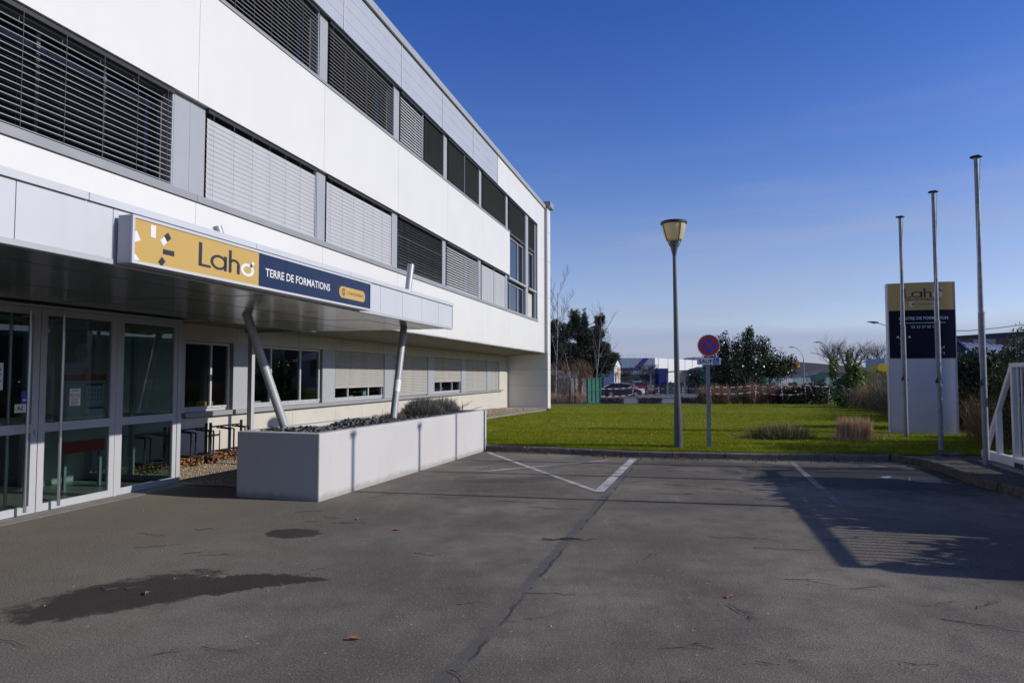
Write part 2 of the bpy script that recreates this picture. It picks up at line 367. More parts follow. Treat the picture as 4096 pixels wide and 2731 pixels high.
# parking surface
def asphalt_material():
    m, nt, b = newmat('asphalt'); v = objvec(nt)
    sp = nt.nodes.new('ShaderNodeSeparateXYZ'); nt.links.new(v, sp.inputs[0]); X, Y = sp.outputs['X'], sp.outputs['Y']
    big = noise(nt, v, .55, 6, .6); mid = noise(nt, v, 3.5, 6, .6); fine = noise(nt, v, 95, 2, .8); grit = noise(nt, v, 42, 3, .85)
    wide = noise(nt, v, .21, 4, .55)
    c = mixc(nt, smooth(nt, big, .35, .68), (.145,.128,.101), (.285,.253,.198))
    c = mixc(nt, smooth(nt, mid, .40, .75, 0, .6), c, (.118,.105,.084))
    c = mixc(nt, smooth(nt, wide, .36, .64, .30, 0), c, (.07,.063,.055))
    scuff = nt.nodes.new('ShaderNodeMapping'); scuff.inputs['Rotation'].default_value = (0,0,.3); scuff.inputs['Scale'].default_value = (3.2,.55,1); nt.links.new(v, scuff.inputs[0])
    c = mixc(nt, smooth(nt, noise(nt, scuff.outputs[0], 1.4, 6, .7), .55, .75, 0, .38), c, (.30,.275,.225))
    # dustier, lighter apron in front of the doors
    ap = smooth(nt, mathn(nt, 'ADD', X, mathn(nt, 'MULTIPLY', big, 3.0)), 1.2, -2.4, 0, .62)
    c = mixc(nt, ap, c, (.235,.212,.172))
    # aggregate
    c = mixc(nt, smooth(nt, fine, .47, .60, 0, .75), c, (.052,.046,.042))
    c = mixc(nt, smooth(nt, grit, .56, .70, 0, .62), c, (.36,.325,.285))
    vo = nt.nodes.new('ShaderNodeTexVoronoi'); vo.inputs['Scale'].default_value = 9.0; nt.links.new(v, vo.inputs['Vector'])
    sc = nt.nodes.new('ShaderNodeSeparateColor'); nt.links.new(vo.outputs['Color'], sc.inputs[0])
    fl = mathn(nt, 'MULTIPLY', smooth(nt, vo.outputs['Distance'], .085, .06), mathn(nt, 'GREATER_THAN', sc.outputs[0], .80))
    c = mixc(nt, mathn(nt, 'MULTIPLY', fl, .7), c, (.42,.41,.38))
    # old repair seam running up the bay line
    ln = mathn(nt, 'ADD', mathn(nt, 'SUBTRACT', mathn(nt, 'SUBTRACT', X, .10), mathn(nt, 'MULTIPLY', mathn(nt, 'SUBTRACT', Y, 5.4), .292)),
               mathn(nt, 'MULTIPLY', mathn(nt, 'SUBTRACT', mid, .5), .10))
    seam = mathn(nt, 'MULTIPLY', smooth(nt, mathn(nt, 'ABSOLUTE', ln), .075, .03), mathn(nt, 'MULTIPLY', smooth(nt, Y, 13.3, 9.5, 0, .8), smooth(nt, noise(nt, v, 1.1, 3), .38, .58, .25, 1)))
    c = mixc(nt, seam, c, (.088,.09,.095))
    edge = mathn(nt, 'MULTIPLY', smooth(nt, mathn(nt, 'ABSOLUTE', mathn(nt, 'ADD', ln, -.05)), .022, .005), smooth(nt, noise(nt, v, 2.2, 4), .40, .55))
    c = mixc(nt, mathn(nt, 'MULTIPLY', edge, .75), c, (.035,.033,.031))
    # damp patches: (cx, cy, along, across, angle, softness)
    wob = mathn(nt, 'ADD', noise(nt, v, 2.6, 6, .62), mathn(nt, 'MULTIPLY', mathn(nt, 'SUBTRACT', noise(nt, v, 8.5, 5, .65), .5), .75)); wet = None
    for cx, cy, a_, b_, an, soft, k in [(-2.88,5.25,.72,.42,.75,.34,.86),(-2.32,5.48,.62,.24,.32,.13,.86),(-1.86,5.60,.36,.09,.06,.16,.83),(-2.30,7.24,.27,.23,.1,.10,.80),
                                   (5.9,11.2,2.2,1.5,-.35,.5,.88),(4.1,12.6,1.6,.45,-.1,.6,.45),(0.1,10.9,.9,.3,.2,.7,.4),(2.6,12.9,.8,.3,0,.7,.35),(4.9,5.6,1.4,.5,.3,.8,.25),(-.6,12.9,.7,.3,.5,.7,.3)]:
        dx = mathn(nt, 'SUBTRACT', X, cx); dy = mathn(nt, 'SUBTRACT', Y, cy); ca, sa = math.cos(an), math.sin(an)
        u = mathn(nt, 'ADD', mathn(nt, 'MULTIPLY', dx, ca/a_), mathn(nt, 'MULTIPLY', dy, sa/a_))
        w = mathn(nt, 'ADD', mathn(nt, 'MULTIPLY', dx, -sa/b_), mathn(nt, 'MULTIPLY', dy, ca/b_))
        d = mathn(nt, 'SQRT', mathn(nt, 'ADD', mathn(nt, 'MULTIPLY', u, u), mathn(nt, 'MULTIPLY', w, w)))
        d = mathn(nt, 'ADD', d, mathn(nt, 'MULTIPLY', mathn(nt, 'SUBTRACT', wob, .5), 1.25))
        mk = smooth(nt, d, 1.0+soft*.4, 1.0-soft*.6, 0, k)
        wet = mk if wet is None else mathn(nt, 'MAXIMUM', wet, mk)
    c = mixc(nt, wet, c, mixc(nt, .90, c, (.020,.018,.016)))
    nt.links.new(c, b.inputs['Base Color'])
    # standing water in the corner by the flagpoles
    dx = mathn(nt, 'SUBTRACT', X, 6.62); dy = mathn(nt, 'SUBTRACT', Y, 10.85)
    u = mathn(nt, 'ADD', mathn(nt, 'MULTIPLY', dx, .82/.72), mathn(nt, 'MULTIPLY', dy, -.57/.72))
    w = mathn(nt, 'ADD', mathn(nt, 'MULTIPLY', dx, .57/.30), mathn(nt, 'MULTIPLY', dy, .82/.30))
    d = mathn(nt, 'ADD', mathn(nt, 'SQRT', mathn(nt, 'ADD', mathn(nt, 'MULTIPLY', u, u), mathn(nt, 'MULTIPLY', w, w))), mathn(nt, 'MULTIPLY', mathn(nt, 'SUBTRACT', wob, .5), 1.6))
    pud = smooth(nt, d, 1.0, .8)
    rg = mathn(nt, 'SUBTRACT', .92, mathn(nt, 'MULTIPLY', wet, .30)); rg = mathn(nt, 'MULTIPLY', rg, mathn(nt, 'SUBTRACT', 1.0, mathn(nt, 'MULTIPLY', pud, .88)))
    nt.links.new(rg, b.inputs['Roughness']); nt.links.new(mathn(nt, 'MULTIPLY_ADD', pud, .25, .10), b.inputs['Specular IOR Level'])
    h = mathn(nt, 'ADD', mathn(nt, 'MULTIPLY', fine, .6), mathn(nt, 'MULTIPLY', grit, 1.0))
    bn = bump(nt, b, h, .55, .008); nt.links.new(mathn(nt, 'SUBTRACT', .62, mathn(nt, 'MULTIPLY', pud, .62)), bn.inputs['Strength'])
    return m
M['asphalt'] = asphalt_material()
M['carpark'] = mat('car_park_asphalt', (.115,.112,.112), .9, var=.15, vs=.6)
M['lawnbase'] = mat('lawn_soil', (.145,.160,.010), .98, spec=.05, var=.35, vs=2.5, bs=40, bd=.03)
M['land'] = mat('rough_land', (.13,.105,.06), .95, var=.4, vs=.35)
def paint_material():
    m, nt, b = newmat('worn_road_paint'); v = objvec(nt)
    f = mathn(nt, 'ADD', mathn(nt, 'MULTIPLY', noise(nt, v, 60, 4, .7), .6), mathn(nt, 'MULTIPLY', noise(nt, v, 3, 4), .5))
    nt.links.new(mixc(nt, smooth(nt, f, .42, .62), (.12,.112,.10), (.46,.455,.44)), b.inputs['Base Color']); b.inputs['Roughness'].default_value = .85
    return m
M['paint'] = paint_material()
def worn_paint(lo, hi):
    m, nt, b = newmat('faded_road_paint'); v = objvec(nt)
    f = mathn(nt, 'ADD', mathn(nt, 'MULTIPLY', noise(nt, v, 60, 4, .7), .5), mathn(nt, 'MULTIPLY', noise(nt, v, 1.3, 4), .7))
    nt.links.new(mixc(nt, smooth(nt, f, lo, hi), (.14,.125,.11), (.46,.45,.44)), b.inputs['Base Color']); b.inputs['Roughness'].default_value = .85
    return m
M['paint2'] = worn_paint(.46, .74)
M['paint3'] = worn_paint(.58, .84)

# ------------------------------------------------------------------ lettering (built once, as outlines)
TXT = {}
def make_texts(items):
    tmp = []
    for s, off in items:
        c = bpy.data.curves.new('lettering', 'FONT'); c.body = s; c.size = 1; c.resolution_u = 3; c.offset = off; c.fill_mode = 'FRONT'
        o = bpy.data.objects.new('lettering', c); COL.objects.link(o); tmp.append((s, o, c))
    dg = bpy.context.evaluated_depsgraph_get(); dg.update()
    for s, o, c in tmp:
        me = bpy.data.meshes.new_from_object(o.evaluated_get(dg))
        V = np.array([v.co[:2] for v in me.vertices]); F = [tuple(p.vertices) for p in me.polygons]
        lo = V.min(0); hi = V.max(0); TXT[s] = ((V-lo)/(hi-lo), F)
        bpy.data.meshes.remove(me); bpy.data.objects.remove(o); bpy.data.curves.remove(c)
make_texts([('TERRE DE FORMATIONS', .012), ('CCI HAUTS-DE-FRANCE', .0), ('CENTRE DE FORMATION', .006), ('03 23 27 00 10', .0), ('SAUF', .02), ('A£', .02)])
def put_text(mb, s, u0, u1, v0, v1, fn, mi=0):
    V, F = TXT[s]; mb.add([fn(u0+(u1-u0)*a, v0+(v1-v0)*b) for a, b in V], F, mi)
def ring(mb, cu, cv, r0, r1, fn, mi=0, a0=0, a1=360, n=28, ex=1.0):
    vs = []; fs = []; full = abs(a1-a0) >= 360; k = n if full else n+1
    for i in range(k):
        a = R(a0+(a1-a0)*i/n); vs += [fn(cu+r0*ex*math.cos(a), cv+r0*math.sin(a)), fn(cu+r1*ex*math.cos(a), cv+r1*math.sin(a))]
    for i in range(n):
        j = (i+1) % k; fs.append((2*i, 2*i+1, 2*j+1, 2*j))
    mb.add(vs, fs, mi)
def rect(mb, u0, u1, v0, v1, fn, mi=0): mb.add([fn(u0,v0),fn(u1,v0),fn(u1,v1),fn(u0,v1)], [(0,1,2,3)], mi)
def diamond(mb, cu, cv, a, b, ang, fn, mi=0):   # rotated rectangle a x b
    c, s = math.cos(R(ang)), math.sin(R(ang))
    mb.add([fn(cu+x*c-y*s, cv+x*s+y*c) for x, y in ((-a/2,-b/2),(a/2,-b/2),(a/2,b/2),(-a/2,b/2))], [(0,1,2,3)], mi)
def disc(mb, cu, cv, r, fn, mi=0, n=32): mb.add([fn(cu+r*math.cos(2*math.pi*i/n), cv+r*math.sin(2*math.pi*i/n)) for i in range(n)], [tuple(range(n))], mi)
def pill(mb, u0, u1, v0, v1, fn, mi=0, rad=None):
    r = rad or (v1-v0)/2; pts = []
    for cx, cy, st in ((u1-r,v0+r,-90),(u1-r,v1-r,0),(u0+r,v1-r,90),(u0+r,v0+r,180)):
        for i in range(7): a = R(st+15*i); pts.append((cx+r*math.cos(a), cy+r*math.sin(a)))
    mb.add([fn(*p) for p in pts], [tuple(range(len(pts)))], mi)
def logo_parts(parent, u0, v0, w, h, fn):
    ku, kv = w/10.0, h/6.0; g = lambda u, v: fn(u0+u*ku, v0+v*kv)
    mb = MB(); rect(mb, 0, .62, 0, 6, g); rect(mb, .62, 2.35, 0, .62, g); mb.build('letter', M['ink'], parent)
    mb = MB(); ring(mb, 3.95, 1.95, 1.32, 1.95, g, 0, ex=.86); rect(mb, 5.05, 5.62, 0, 3.9, g); mb.build('letter', M['ink'], parent)
    mb = MB(); rect(mb, 6.05, 6.62, 0, 6, g); ring(mb, 7.22, 2.35, .78, 1.42, g, 0, 0, 160, 18, ex=.86); rect(mb, 7.82, 8.44, 0, 2.4, g); mb.build('letter', M['ink'], parent)
    mb = MB(); ring(mb, 10.2, 1.75, 1.05, 1.80, g, 0, ex=.86); mb.build('letter', M['signwhite'], parent)
def mark(parent, m, draw, nm='mark'):
    mb = MB(); draw(mb); return mb.build(nm, m, parent)
# the small round emblem: two open arcs and a dotted stroke
def emblem(mb, cu, cv, r, fn, mi=0):
    ring(mb, cu, cv, r*.78, r, fn, mi, 50, 310, 18); ring(mb, cu+.12*r, cv, r*.36, r*.58, fn, mi, 50, 310, 14)
    rect(mb, cu+.45*r, cu+.68*r, cv-.6*r, cv+.15*r, fn, mi); disc(mb, cu+.57*r, cv+.45*r, .17*r, fn, mi, 10)

# ================================================================== GROUND
KX = [-30,-.56,2.42,5.0,7.35]; KY = [15.1,15.1,13.85,13.42,13.22]
def kerb_y(x): return float(np.interp(x, KX, KY)) if x <= 7.35 else 13.22
def zl(y): return float(np.interp(y, [13.2,13.7,14.3,16,20,26,34,43,48,75,1e4], [.12,.14,.20,.19,.16,.07,-.1,-.2,-.4,-.7,-.7]))
b = MB(); b.quad((-900,-400,-.76),(900,-400,-.76),(900,1600,-.76),(-900,1600,-.76)); struct(b.build('ground', M['land']))
b = MB(); b.add([(-40,-40,0),(60,-40,0),(60,6,0),(7.6,6,0),(7.6,13.3,0),(7.35,13.3,0),(2.42,13.95,0),(-.56,15.2,0),(-4.2,15.2,0),(-40,15.2,0)], [tuple(range(10))])
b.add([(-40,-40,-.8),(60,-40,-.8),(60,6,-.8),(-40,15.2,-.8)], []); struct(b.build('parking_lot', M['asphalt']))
def lz(x, y):
    d = (y-kerb_y(x)-.11)/.8; b_ = zl(y)
    return b_ if d >= 1 else .112+(b_-.112)*max(0, d)**.7
# lawn sheet
def xl(y): return (-6.9+.2507*y)/.9681
cs = np.concatenate([np.linspace(0, 16, 50), np.linspace(16.6, 60, 30)]); nv = 90
V = []; F = []
for c in cs:
    y0 = 13.2
    for _ in range(30): y0 = kerb_y(xl(y0)+c)+.11
    for i in range(nv):
        y = y0 + (80-y0)*(i/(nv-1))**1.9
        V.append((xl(y)+c, y, lz(xl(y)+c, y) + (.010*math.sin(1.7*c+.35*y)*min(1, (y-y0-.4)) if y > y0+.4 else 0)))
for a in range(len(cs)-1):
    for i in range(nv-1): F.append((a*nv+i, (a+1)*nv+i, (a+1)*nv+i+1, a*nv+i+1))
lawn = struct(npmesh('lawn', V, F, M['lawnbase'], smooth=True))
V = []; F = []; ys = np.linspace(35.95, 53, 14)
for y in ys:
    for x in (-9, xl(y)+.02): V.append((x, y, zl(y)-.004))
for i in range(len(ys)-1): F.append((2*i, 2*i+1, 2*i+3, 2*i+2))
struct(npmesh('lawn_strip', V, F, M['lawnbase']))
# rear car park
V = []; F = []; ys = np.linspace(47.5, 135, 40)
for y in ys:
    for x in (5.2+(y-47.5)*.03, 14.5+(y-47.5)*.26): V.append((x, y, zl(y)+.03))
for i in range(len(ys)-1): F.append((2*i, 2*i+1, 2*i+3, 2*i+2))
struct(npmesh('car_park', V, F, M['carpark']))
# dry ground behind the mesh fence
V = []; F = []
for y in ys:
    for x in (-6, 5.1+(y-47.5)*.03): V.append((x, y, zl(y)+.02))
for i in range(len(ys)-1): F.append((2*i, 2*i+1, 2*i+3, 2*i+2))
struct(npmesh('dry_verge', V, F, M['land']))
# raised bed on the right and its kerb
b = MB(); bed = [(7.5,13.1),(7.52,12.6),(7.36,11.6),(7.1,10.78),(6.86,9.15),(6.4,6.8),(6.1,4.9),(60,4.9),(60,13.15)]
b.add([(x,y,.125) for x,y in bed], [tuple(range(len(bed)))]); struct(b.build('planting_bed', M['soil']))
# gravel strip along the wall
b = MB(); b.add([tuple(fw(t,s,.012)) for t,s in ((-9.4,8.8),(-5.9,8.8),(-5.9,15.2),(-6.9,15.4),(-6.9,21),(-9.4,21))], [(0,1,2,3,4,5)])
b.add([tuple(fw(t,s,z)) for t,s,z in ((-9.4,21,.012),(-6.9,21,.012),(-6.9,26,.10),(-6.9,31,.03),(-6.9,35.4,-.06),(-9.4,35.4,-.06),(-9.4,31,.03),(-9.4,26,.10))], [(0,1,2,7),(7,2,3,6),(6,3,4,5)])
struct(b.build('gravel_strip', M['gravel_base']))
b = MB(); pts = [(s, zl((fw(-6.9,s)).y)) for s in np.linspace(15.4, 33.5, 20)]
for (s0,z0),(s1,z1) in zip(pts, pts[1:]): b.bar(fw(-6.93,s0,z0+.01), fw(-6.93,s1,z1+.01), .06, .12)
struct(b.build('gravel_edging', M['concrete']))
# kerb stones
kroot = struct(thing('kerb', None, None))
def kerb_run(pts, h0, h1, step=1.0, deep=.13, mt='kerb'):
    P = [Vector((x,y,0)) for x,y in pts]; L = [0]
    for a, c in zip(P, P[1:]): L.append(L[-1]+(c-a).length)
    def at(d):
        for i in range(len(P)-1):
            if d <= L[i+1]+1e-9: return P[i].lerp(P[i+1], (d-L[i])/(L[i+1]-L[i]))
        return P[-1]
    n = int(L[-1]/step); e = L[-1]/n
    for i in range(n):
        p, q = at(i*e+.006), at((i+1)*e-.006); d = (q-p).normalized(); nn = Vector((-d.y, d.x, 0))
        h = h0+(h1-h0)*i/max(1,n-1)+random.uniform(-.006,.006); j = random.uniform(-.006,.006)
        mb = MB(); pr = [(0,-.1),(0,h-.025),(.025,h),(deep,h),(deep,-.1)]
        mb.prism([(u+j, v) for u, v in pr], lambda u, v: tuple(p+nn*u+Vector((0,0,v))), lambda u, v: tuple(q+nn*u+Vector((0,0,v))))
        mb.build('kerb_stone', M[mt], kroot)
kerb_run([(-.62,15.1),(2.42,13.85),(5.0,13.42),(7.25,13.2)], .125, .125)
kerb_run([(7.25,13.2),(7.42,12.9),(7.42,12.4),(7.3,11.6),(7.03,10.78),(6.79,9.15),(6.3,6.8),(6.0,4.9)], .13, .15, .7, .14, 'kerb_mossy')
# painted bay lines
def pline(p, q, w, mt, z=.004):
    p = Vector((*p,z)); q = Vector((*q,z)); d = (q-p).normalized(); n = Vector((-d.y,d.x,0))*w/2
    mb = MB(); mb.quad(p-n, q-n, q+n, p+n); struct(mb.build('parking_line', mt))
pline((-.52,14.70),(1.19,9.85),.085,M['paint']); pline((2.39,13.55),(1.23,9.76),.14,M['paint'],.006)
pline((-.60,11.70),(1.87,13.30),.085,M['paint2'],.008); pline((5.34,13.16),(4.19,8.85),.10,M['paint3'])

# ================================================================== OFFICE BUILDING
BD = fthing('office_building', 'three storey white and grey office building with bands of slatted blinds', 'building', -7.3, 20)
S = [1.3,5.05,8.82,12.58,16.34,20.12,23.92,27.82,31.5,35.12]; T0 = -7.3
g = .0028
def clad(name, m, s0, s1, z0, z1, t=T0, th=.05):
    mb = MB(); mb.box(t-th, t, s0+g, s1-g, z0+g, z1-g); return mb.build(name, m, BD)
# core behind the cladding: storey slabs and solid walls, stopping short of the window openings
mb = MB()
for z0, z1 in ((2.84,4.30),(5.88,7.70),(9.24,10.5)): mb.box(-14, T0-.055, -4, 27.82, z0, z1)
mb.box(-14, -7.8, -4, 35.1, 2.84, 10.5); mb.box(-14, T0-.055, 27.82, 35.1, 9.24, 10.5); mb.box(-14, T0-.055, 27.82, 35.1, 2.84, 4.30)
mb.box(-14, T0-.055, 33.30, 35.1, 4.30, 9.24); mb.build('core', M['pilaster'], BD)
for a, c in zip([-4]+S[:7], S[:8]): clad('cladding_panel', M['white'], a, c, 5.88, 7.71)
for a, c in zip([-4]+S[:8], S[:9]): clad('cladding_panel', M['white'], a, c, 2.80, 4.30)
clad('cladding_panel', M['white'], 31.5, 33.3, 2.80, 4.30)
for z0, z1 in ((2.80,4.30),(4.30,5.75),(5.75,7.66),(7.66,9.21),(9.21,10.40)): clad('cladding_panel', M['white'], 33.3, 35.1, z0, z1)
gs = [-4,.83,3.96,7.09,10.22,13.35,16.49,19.6,22.72,25.9]
for a, c in zip(gs, gs[1:]):
    for z0, z1 in ((9.26,9.53),(9.53,9.84),(9.84,10.13),(10.13,10.40)): clad('grey_panel', M['grey_panel'], a+.02, c-.02, z0, z1)
    mb = MB(); mb.box(T0-.05, T0+.012, c-.018, c+.018, 9.26, 10.40); mb.build('panel_trim', M['fascia'], BD)
for a, c in ((25.92,27.82),(27.82,31.5),(31.5,33.3)): clad('cladding_panel', M['white'], a, c, 9.25, 10.40)
mb = MB(); mb.box(T0-.06, T0-.002, -4, 33.3, 9.22, 9.245); mb.build('window_head', M['box_dark'], BD)
# coping, roof, roof rods
for i in range(19):
    s0 = -4+2.1*i; s1 = min(s0+2.1, 35.2)
    if s1 > s0+.1:
        mb = MB(); mb.box(T0-.4, T0+.07, s0+.004, s1-.004, 10.43, 10.62); mb.build('coping', M['pilaster'], BD)
mb = MB(); mb.box(-26, T0-.4, -4, 35.2, 10.38, 10.5); mb.build('roof', M['concrete'], BD)
for s in (13.5,14.95,16.39,17.85,19.37,20.8,22.14,23.59,25.0,26.4):
    mb = MB(); mb.tube([(T0-.2,s,10.5),(T0-.2,s,10.87)], .022, 6); mb.build('roof_rod', M['sill'], BD)
# end fin with its cap and grey side strip
mb = MB(); mb.box(-14, -7.16, 35.14, 35.86, -.4, 10.55); mb.build('end_fin', M['white'], BD)
for z in (1.1, 1.95, 2.75, 4.4, 5.75, 7.66, 9.21):
    mb = MB(); mb.box(-7.159, -7.154, 35.14, 35.86, z-.006, z+.006); mb.box(-9.3, -7.16, 35.133, 35.139, z-.006, z+.006) if z < 2.5 else None; mb.build('fin_joint', M['sill'], BD)
mb = MB(); mb.box(-14, -6.98, 35.02, 36.0, 10.55, 10.82); mb.build('fin_cap', M['frame_grey'], BD)
mb = MB(); mb.box(T0+.005, T0+.13, 34.98, 35.13, 2.80, 10.42); mb.build('fin_shade_strip', M['pilaster'], BD)  # grey strip: the shade on the fin's side, put in as colour
# slatted blinds -------------------------------------------------
slat_mesh = {}
def slat_of(L, mt):
    key = (round(L, 2), mt.name)
    if key not in slat_mesh:
        mb = MB(); w = .0415; pr = [(-w,-.004),(-w*.4,.002),(w*.4,.002),(w*.9,-.003),(w,-.007),(w,-.011),(w*.8,-.0065),(w*.4,-.0015),(-w*.4,-.0015),(-w,-.0065)]
        mb.prism(pr, lambda u, v: (u, -L/2, v), lambda u, v: (u, L/2, v))
        o = mb.build('slat', mt); slat_mesh[key] = o.data; bpy.data.objects.remove(o)
    return slat_mesh[key]
def blind(s0, s1, z0, z1, tilt, mt=None, pitch=.0805, t=T0-.065, single=True, jitter=1.5, bottom=True):
    mt = mt or M['slat']; mb = MB(); mb.box(t-.05, t+.04, s0, s1, z1-.055, z1)
    root = mb.build('venetian_blind', M['box_dark'], BD); org = ORG[root.name]
    n = int((z1-z0-.06)/pitch); me = slat_of(s1-s0-.03, mt); big = MB()
    for i in range(n):
        z = z0+.03+pitch*i; th = R(tilt+random.uniform(-jitter, jitter))
        if single:
            o = bpy.data.objects.new('slat', me); COL.objects.link(o); o.parent = root
            o.location = (t-org[0], (s0+s1)/2-org[1], z-org[2]); o.rotation_euler = (0, th, 0)
        else:
            L = s1-s0-.03; c, s_ = math.cos(th), math.sin(th)
            big.add([(t+x*c, y, z-x*s_) for x, y in ((-.038,s0+.015),(.038,s0+.015),(.038,s1-.015),(-.038,s1-.015))], [(0,1,2,3)])
    if not single: stuff(big.build('slat', mt, root))
    mb = MB(); k = max(2, int((s1-s0)/.52)+1)
    for i in range(k):
        s = s0+.12+(s1-s0-.24)*i/(k-1)
        mb.box(t+.0425, t+.044, s-.0025, s+.0025, z0, z1-.05); mb.box(t-.045, t-.0435, s+.010, s+.018, z0, z1-.05)
    mb.build('ladder_cord', M['slat_dark'] if tilt > 50 else M['cord'], root)
    mb = MB(); mb.box(t-.02, t+.02, s1-.012, s1+.012, z0-.02, z1); mb.build('guide_rail', M['frame'], root)
    if bottom: mb = MB(); mb.box(t-.035, t+.035, s0+.01, s1-.01, z0-.028, z0-.005); mb.build('bottom_rail', mt, root)
def glazing(s0, s1, z0, z1, mull, t=T0-.32, gm='dkglass', fm='frame_dark', transom=()):
    mb = MB(); w = .05
    mb.box(t-.04, t+.03, s0, s1, z0, z0+w); mb.box(t-.04, t+.03, s0, s1, z1-w, z1)
    for s in [s0+w/2, s1-w/2]+list(mull): mb.box(t-.04, t+.03, s-w/2, s+w/2, z0+w, z1-w)
    f = mb.build('window', M[fm], BD); ed = [s0+w]+[m for m in mull]+[s1-w]
    for i in range(len(ed)-1):
        a = ed[i]+(w/2 if i else 0); c = ed[i+1]-(w/2 if i < len(ed)-2 else 0)
        mb = MB(); mb.box(t-.012, t-.002, a, c, z0+w, z1-w); mb.build('pane', M[gm], f)
    return f
PT = T0-.09
P1 = [(4.75,5.30),(8.42,9.10),(12.47,12.80),(16.17,16.48),(19.88,20.18),(23.66,23.95),(27.40,27.74)]
P2 = [(4.75,5.30),(8.45,9.05),(12.50,12.82),(16.23,16.54),(19.93,20.25),(23.66,23.98),(27.45,27.80)]
for lst, z0, z1 in ((P1,4.41,5.875),(P2,7.77,9.22)):
    for a, c in lst:
        mb = MB(); mb.box(T0-.40, PT, a, c, z0, z1); p = mb.build('pilaster', M['pilaster'], BD)
        if c-a > .5: mb = MB(); mb.box(PT, PT+.002, (a+c)/2-.004, (a+c)/2+.004, z0, z1); mb.build('joint', M['sill'], p)
b1 = [(1.3,4.75,40),(5.30,8.35,20),(9.10,12.36,84),(12.80,16.07,84),(16.48,19.78,-30),(20.18,23.46,50),(23.95,27.28,84)]
for i, (a, c, tl) in enumerate(b1):
    glazing(a, c+.08, 4.41, 5.87, [a+(c-a)*.36, a+(c-a)*.68])
    if i == 6:
        m_ = (a+c)/2; blind(a, m_-.03, 4.45, 5.86, tl, single=True); blind(m_+.03, c, 4.45, 5.86, tl)
    else: blind(a, c, 4.45, 5.86, tl, M['slat_dark'] if i == 4 else (M['slat_open'] if tl < 40 else None), single=i > 0, jitter=3 if i == 4 else 1.2)
b2 = [(1.3,4.75,30),(5.30,8.45,30),(9.05,12.38,31),(12.82,16.12,33)]
for i, (a, c, tl) in enumerate(b2): glazing(a, c+.1, 7.77, 9.22, [a+(c-a)*.36, a+(c-a)*.68]); blind(a, c, 7.81, 9.21, tl, M['slat_open'], single=i > 1)
for a, m_, c, t1, t2 in ((16.54,18.15,19.84,58,-10),(20.25,21.95,23.57,-5,-10)):
    glazing(a, c+.09, 7.77, 9.22, [m_]); blind(a, m_-.03, 7.81, 9.21, t1, None if t1 > 0 else M['slat_dark']); blind(m_+.03, c, 7.81, 9.21, t2, M['slat_dark'])
glazing(23.98, 27.42, 7.77, 9.22, [25.2, 26.4]); blind(23.98, 27.33, 7.81, 9.21, -8, M['slat_dark'])
# sills
for i in range(9):
    a = 1.3+3.757*i; c = min(a+3.757, 33.33)
    if a < 33: mb = MB(); mb.box(T0-.45, T0+.035, a+.003, c-.003, 4.305, 4.41); mb.build('sill', M['sill'], BD)
for a, c in zip(S[:7], S[1:8]): mb = MB(); mb.box(T0-.45, T0+.02, a+.003, c-.003, 7.712, 7.77); mb.build('sill', M['sill'], BD)
# stair bay at the far end
TB = T0-.22
blind(27.95, 30.86, 7.74, 9.21, -8, M['slat_dark'], t=T0-.08); blind(31.58, 32.92, 7.74, 9.21, -8, M['slat_dark'], t=T0-.08)
glazing(27.85, 30.95, 7.70, 9.22, [29.3], t=TB-.12); glazing(31.5, 33.05, 7.70, 9.22, [], t=TB-.12)
mb = MB(); mb.box(T0-.40, T0-.06, 30.98, 31.50, 4.41, 9.22); mb.build('pilaster', M['pilaster'], BD)
mb = MB(); mb.box(T0-.40, T0-.10, 33.10, 33.29, 4.41, 9.22); mb.build('pilaster', M['frame_grey'], BD)
mb = MB(); mb.box(T0-.40, T0-.10, 27.80, 27.84, 5.88, 7.70); mb.build('pilaster', M['frame_grey'], BD)
glazing(27.86, 30.95, 5.80, 7.66, [28.55, 29.9], t=TB, gm='bayglass', fm='frame'); glazing(31.52, 33.05, 5.80, 7.66, [31.85], t=TB, gm='bayglass', fm='frame')
glazing(27.78, 30.95, 4.42, 5.66, [28.55, 29.9], t=TB, gm='bayglass', fm='frame')
mb = MB(); mb.box(TB-.03, TB, 31.55, 32.95, 4.44, 5.66); mb.build('infill_panel', M['cream'], BD)
for a, c in ((27.76,30.97),(31.51,33.1)): mb = MB(); mb.tube([(T0-.05,a,5.77),(T0-.05,c,5.77)], .062, 12); mb.build('bay_rail', M['frame'], BD, True)
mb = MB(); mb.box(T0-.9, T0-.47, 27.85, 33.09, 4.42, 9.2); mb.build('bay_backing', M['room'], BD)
# soffit over the recessed ground floor
mb = MB(); mb.add([(T0+.0,-4,2.79),(T0,35.13,2.79),(-9.32,35.13,2.64),(-9.32,-4,2.64),(T0,-4,2.835),(T0,35.13,2.835),(-9.32,35.13,2.83),(-9.32,-4,2.83)],
    [(0,1,2,3),(7,6,5,4),(0,4,5,1),(2,6,7,3),(1,5,6,2),(3,7,4,0)]); mb.build('soffit', M['soffit'], BD)

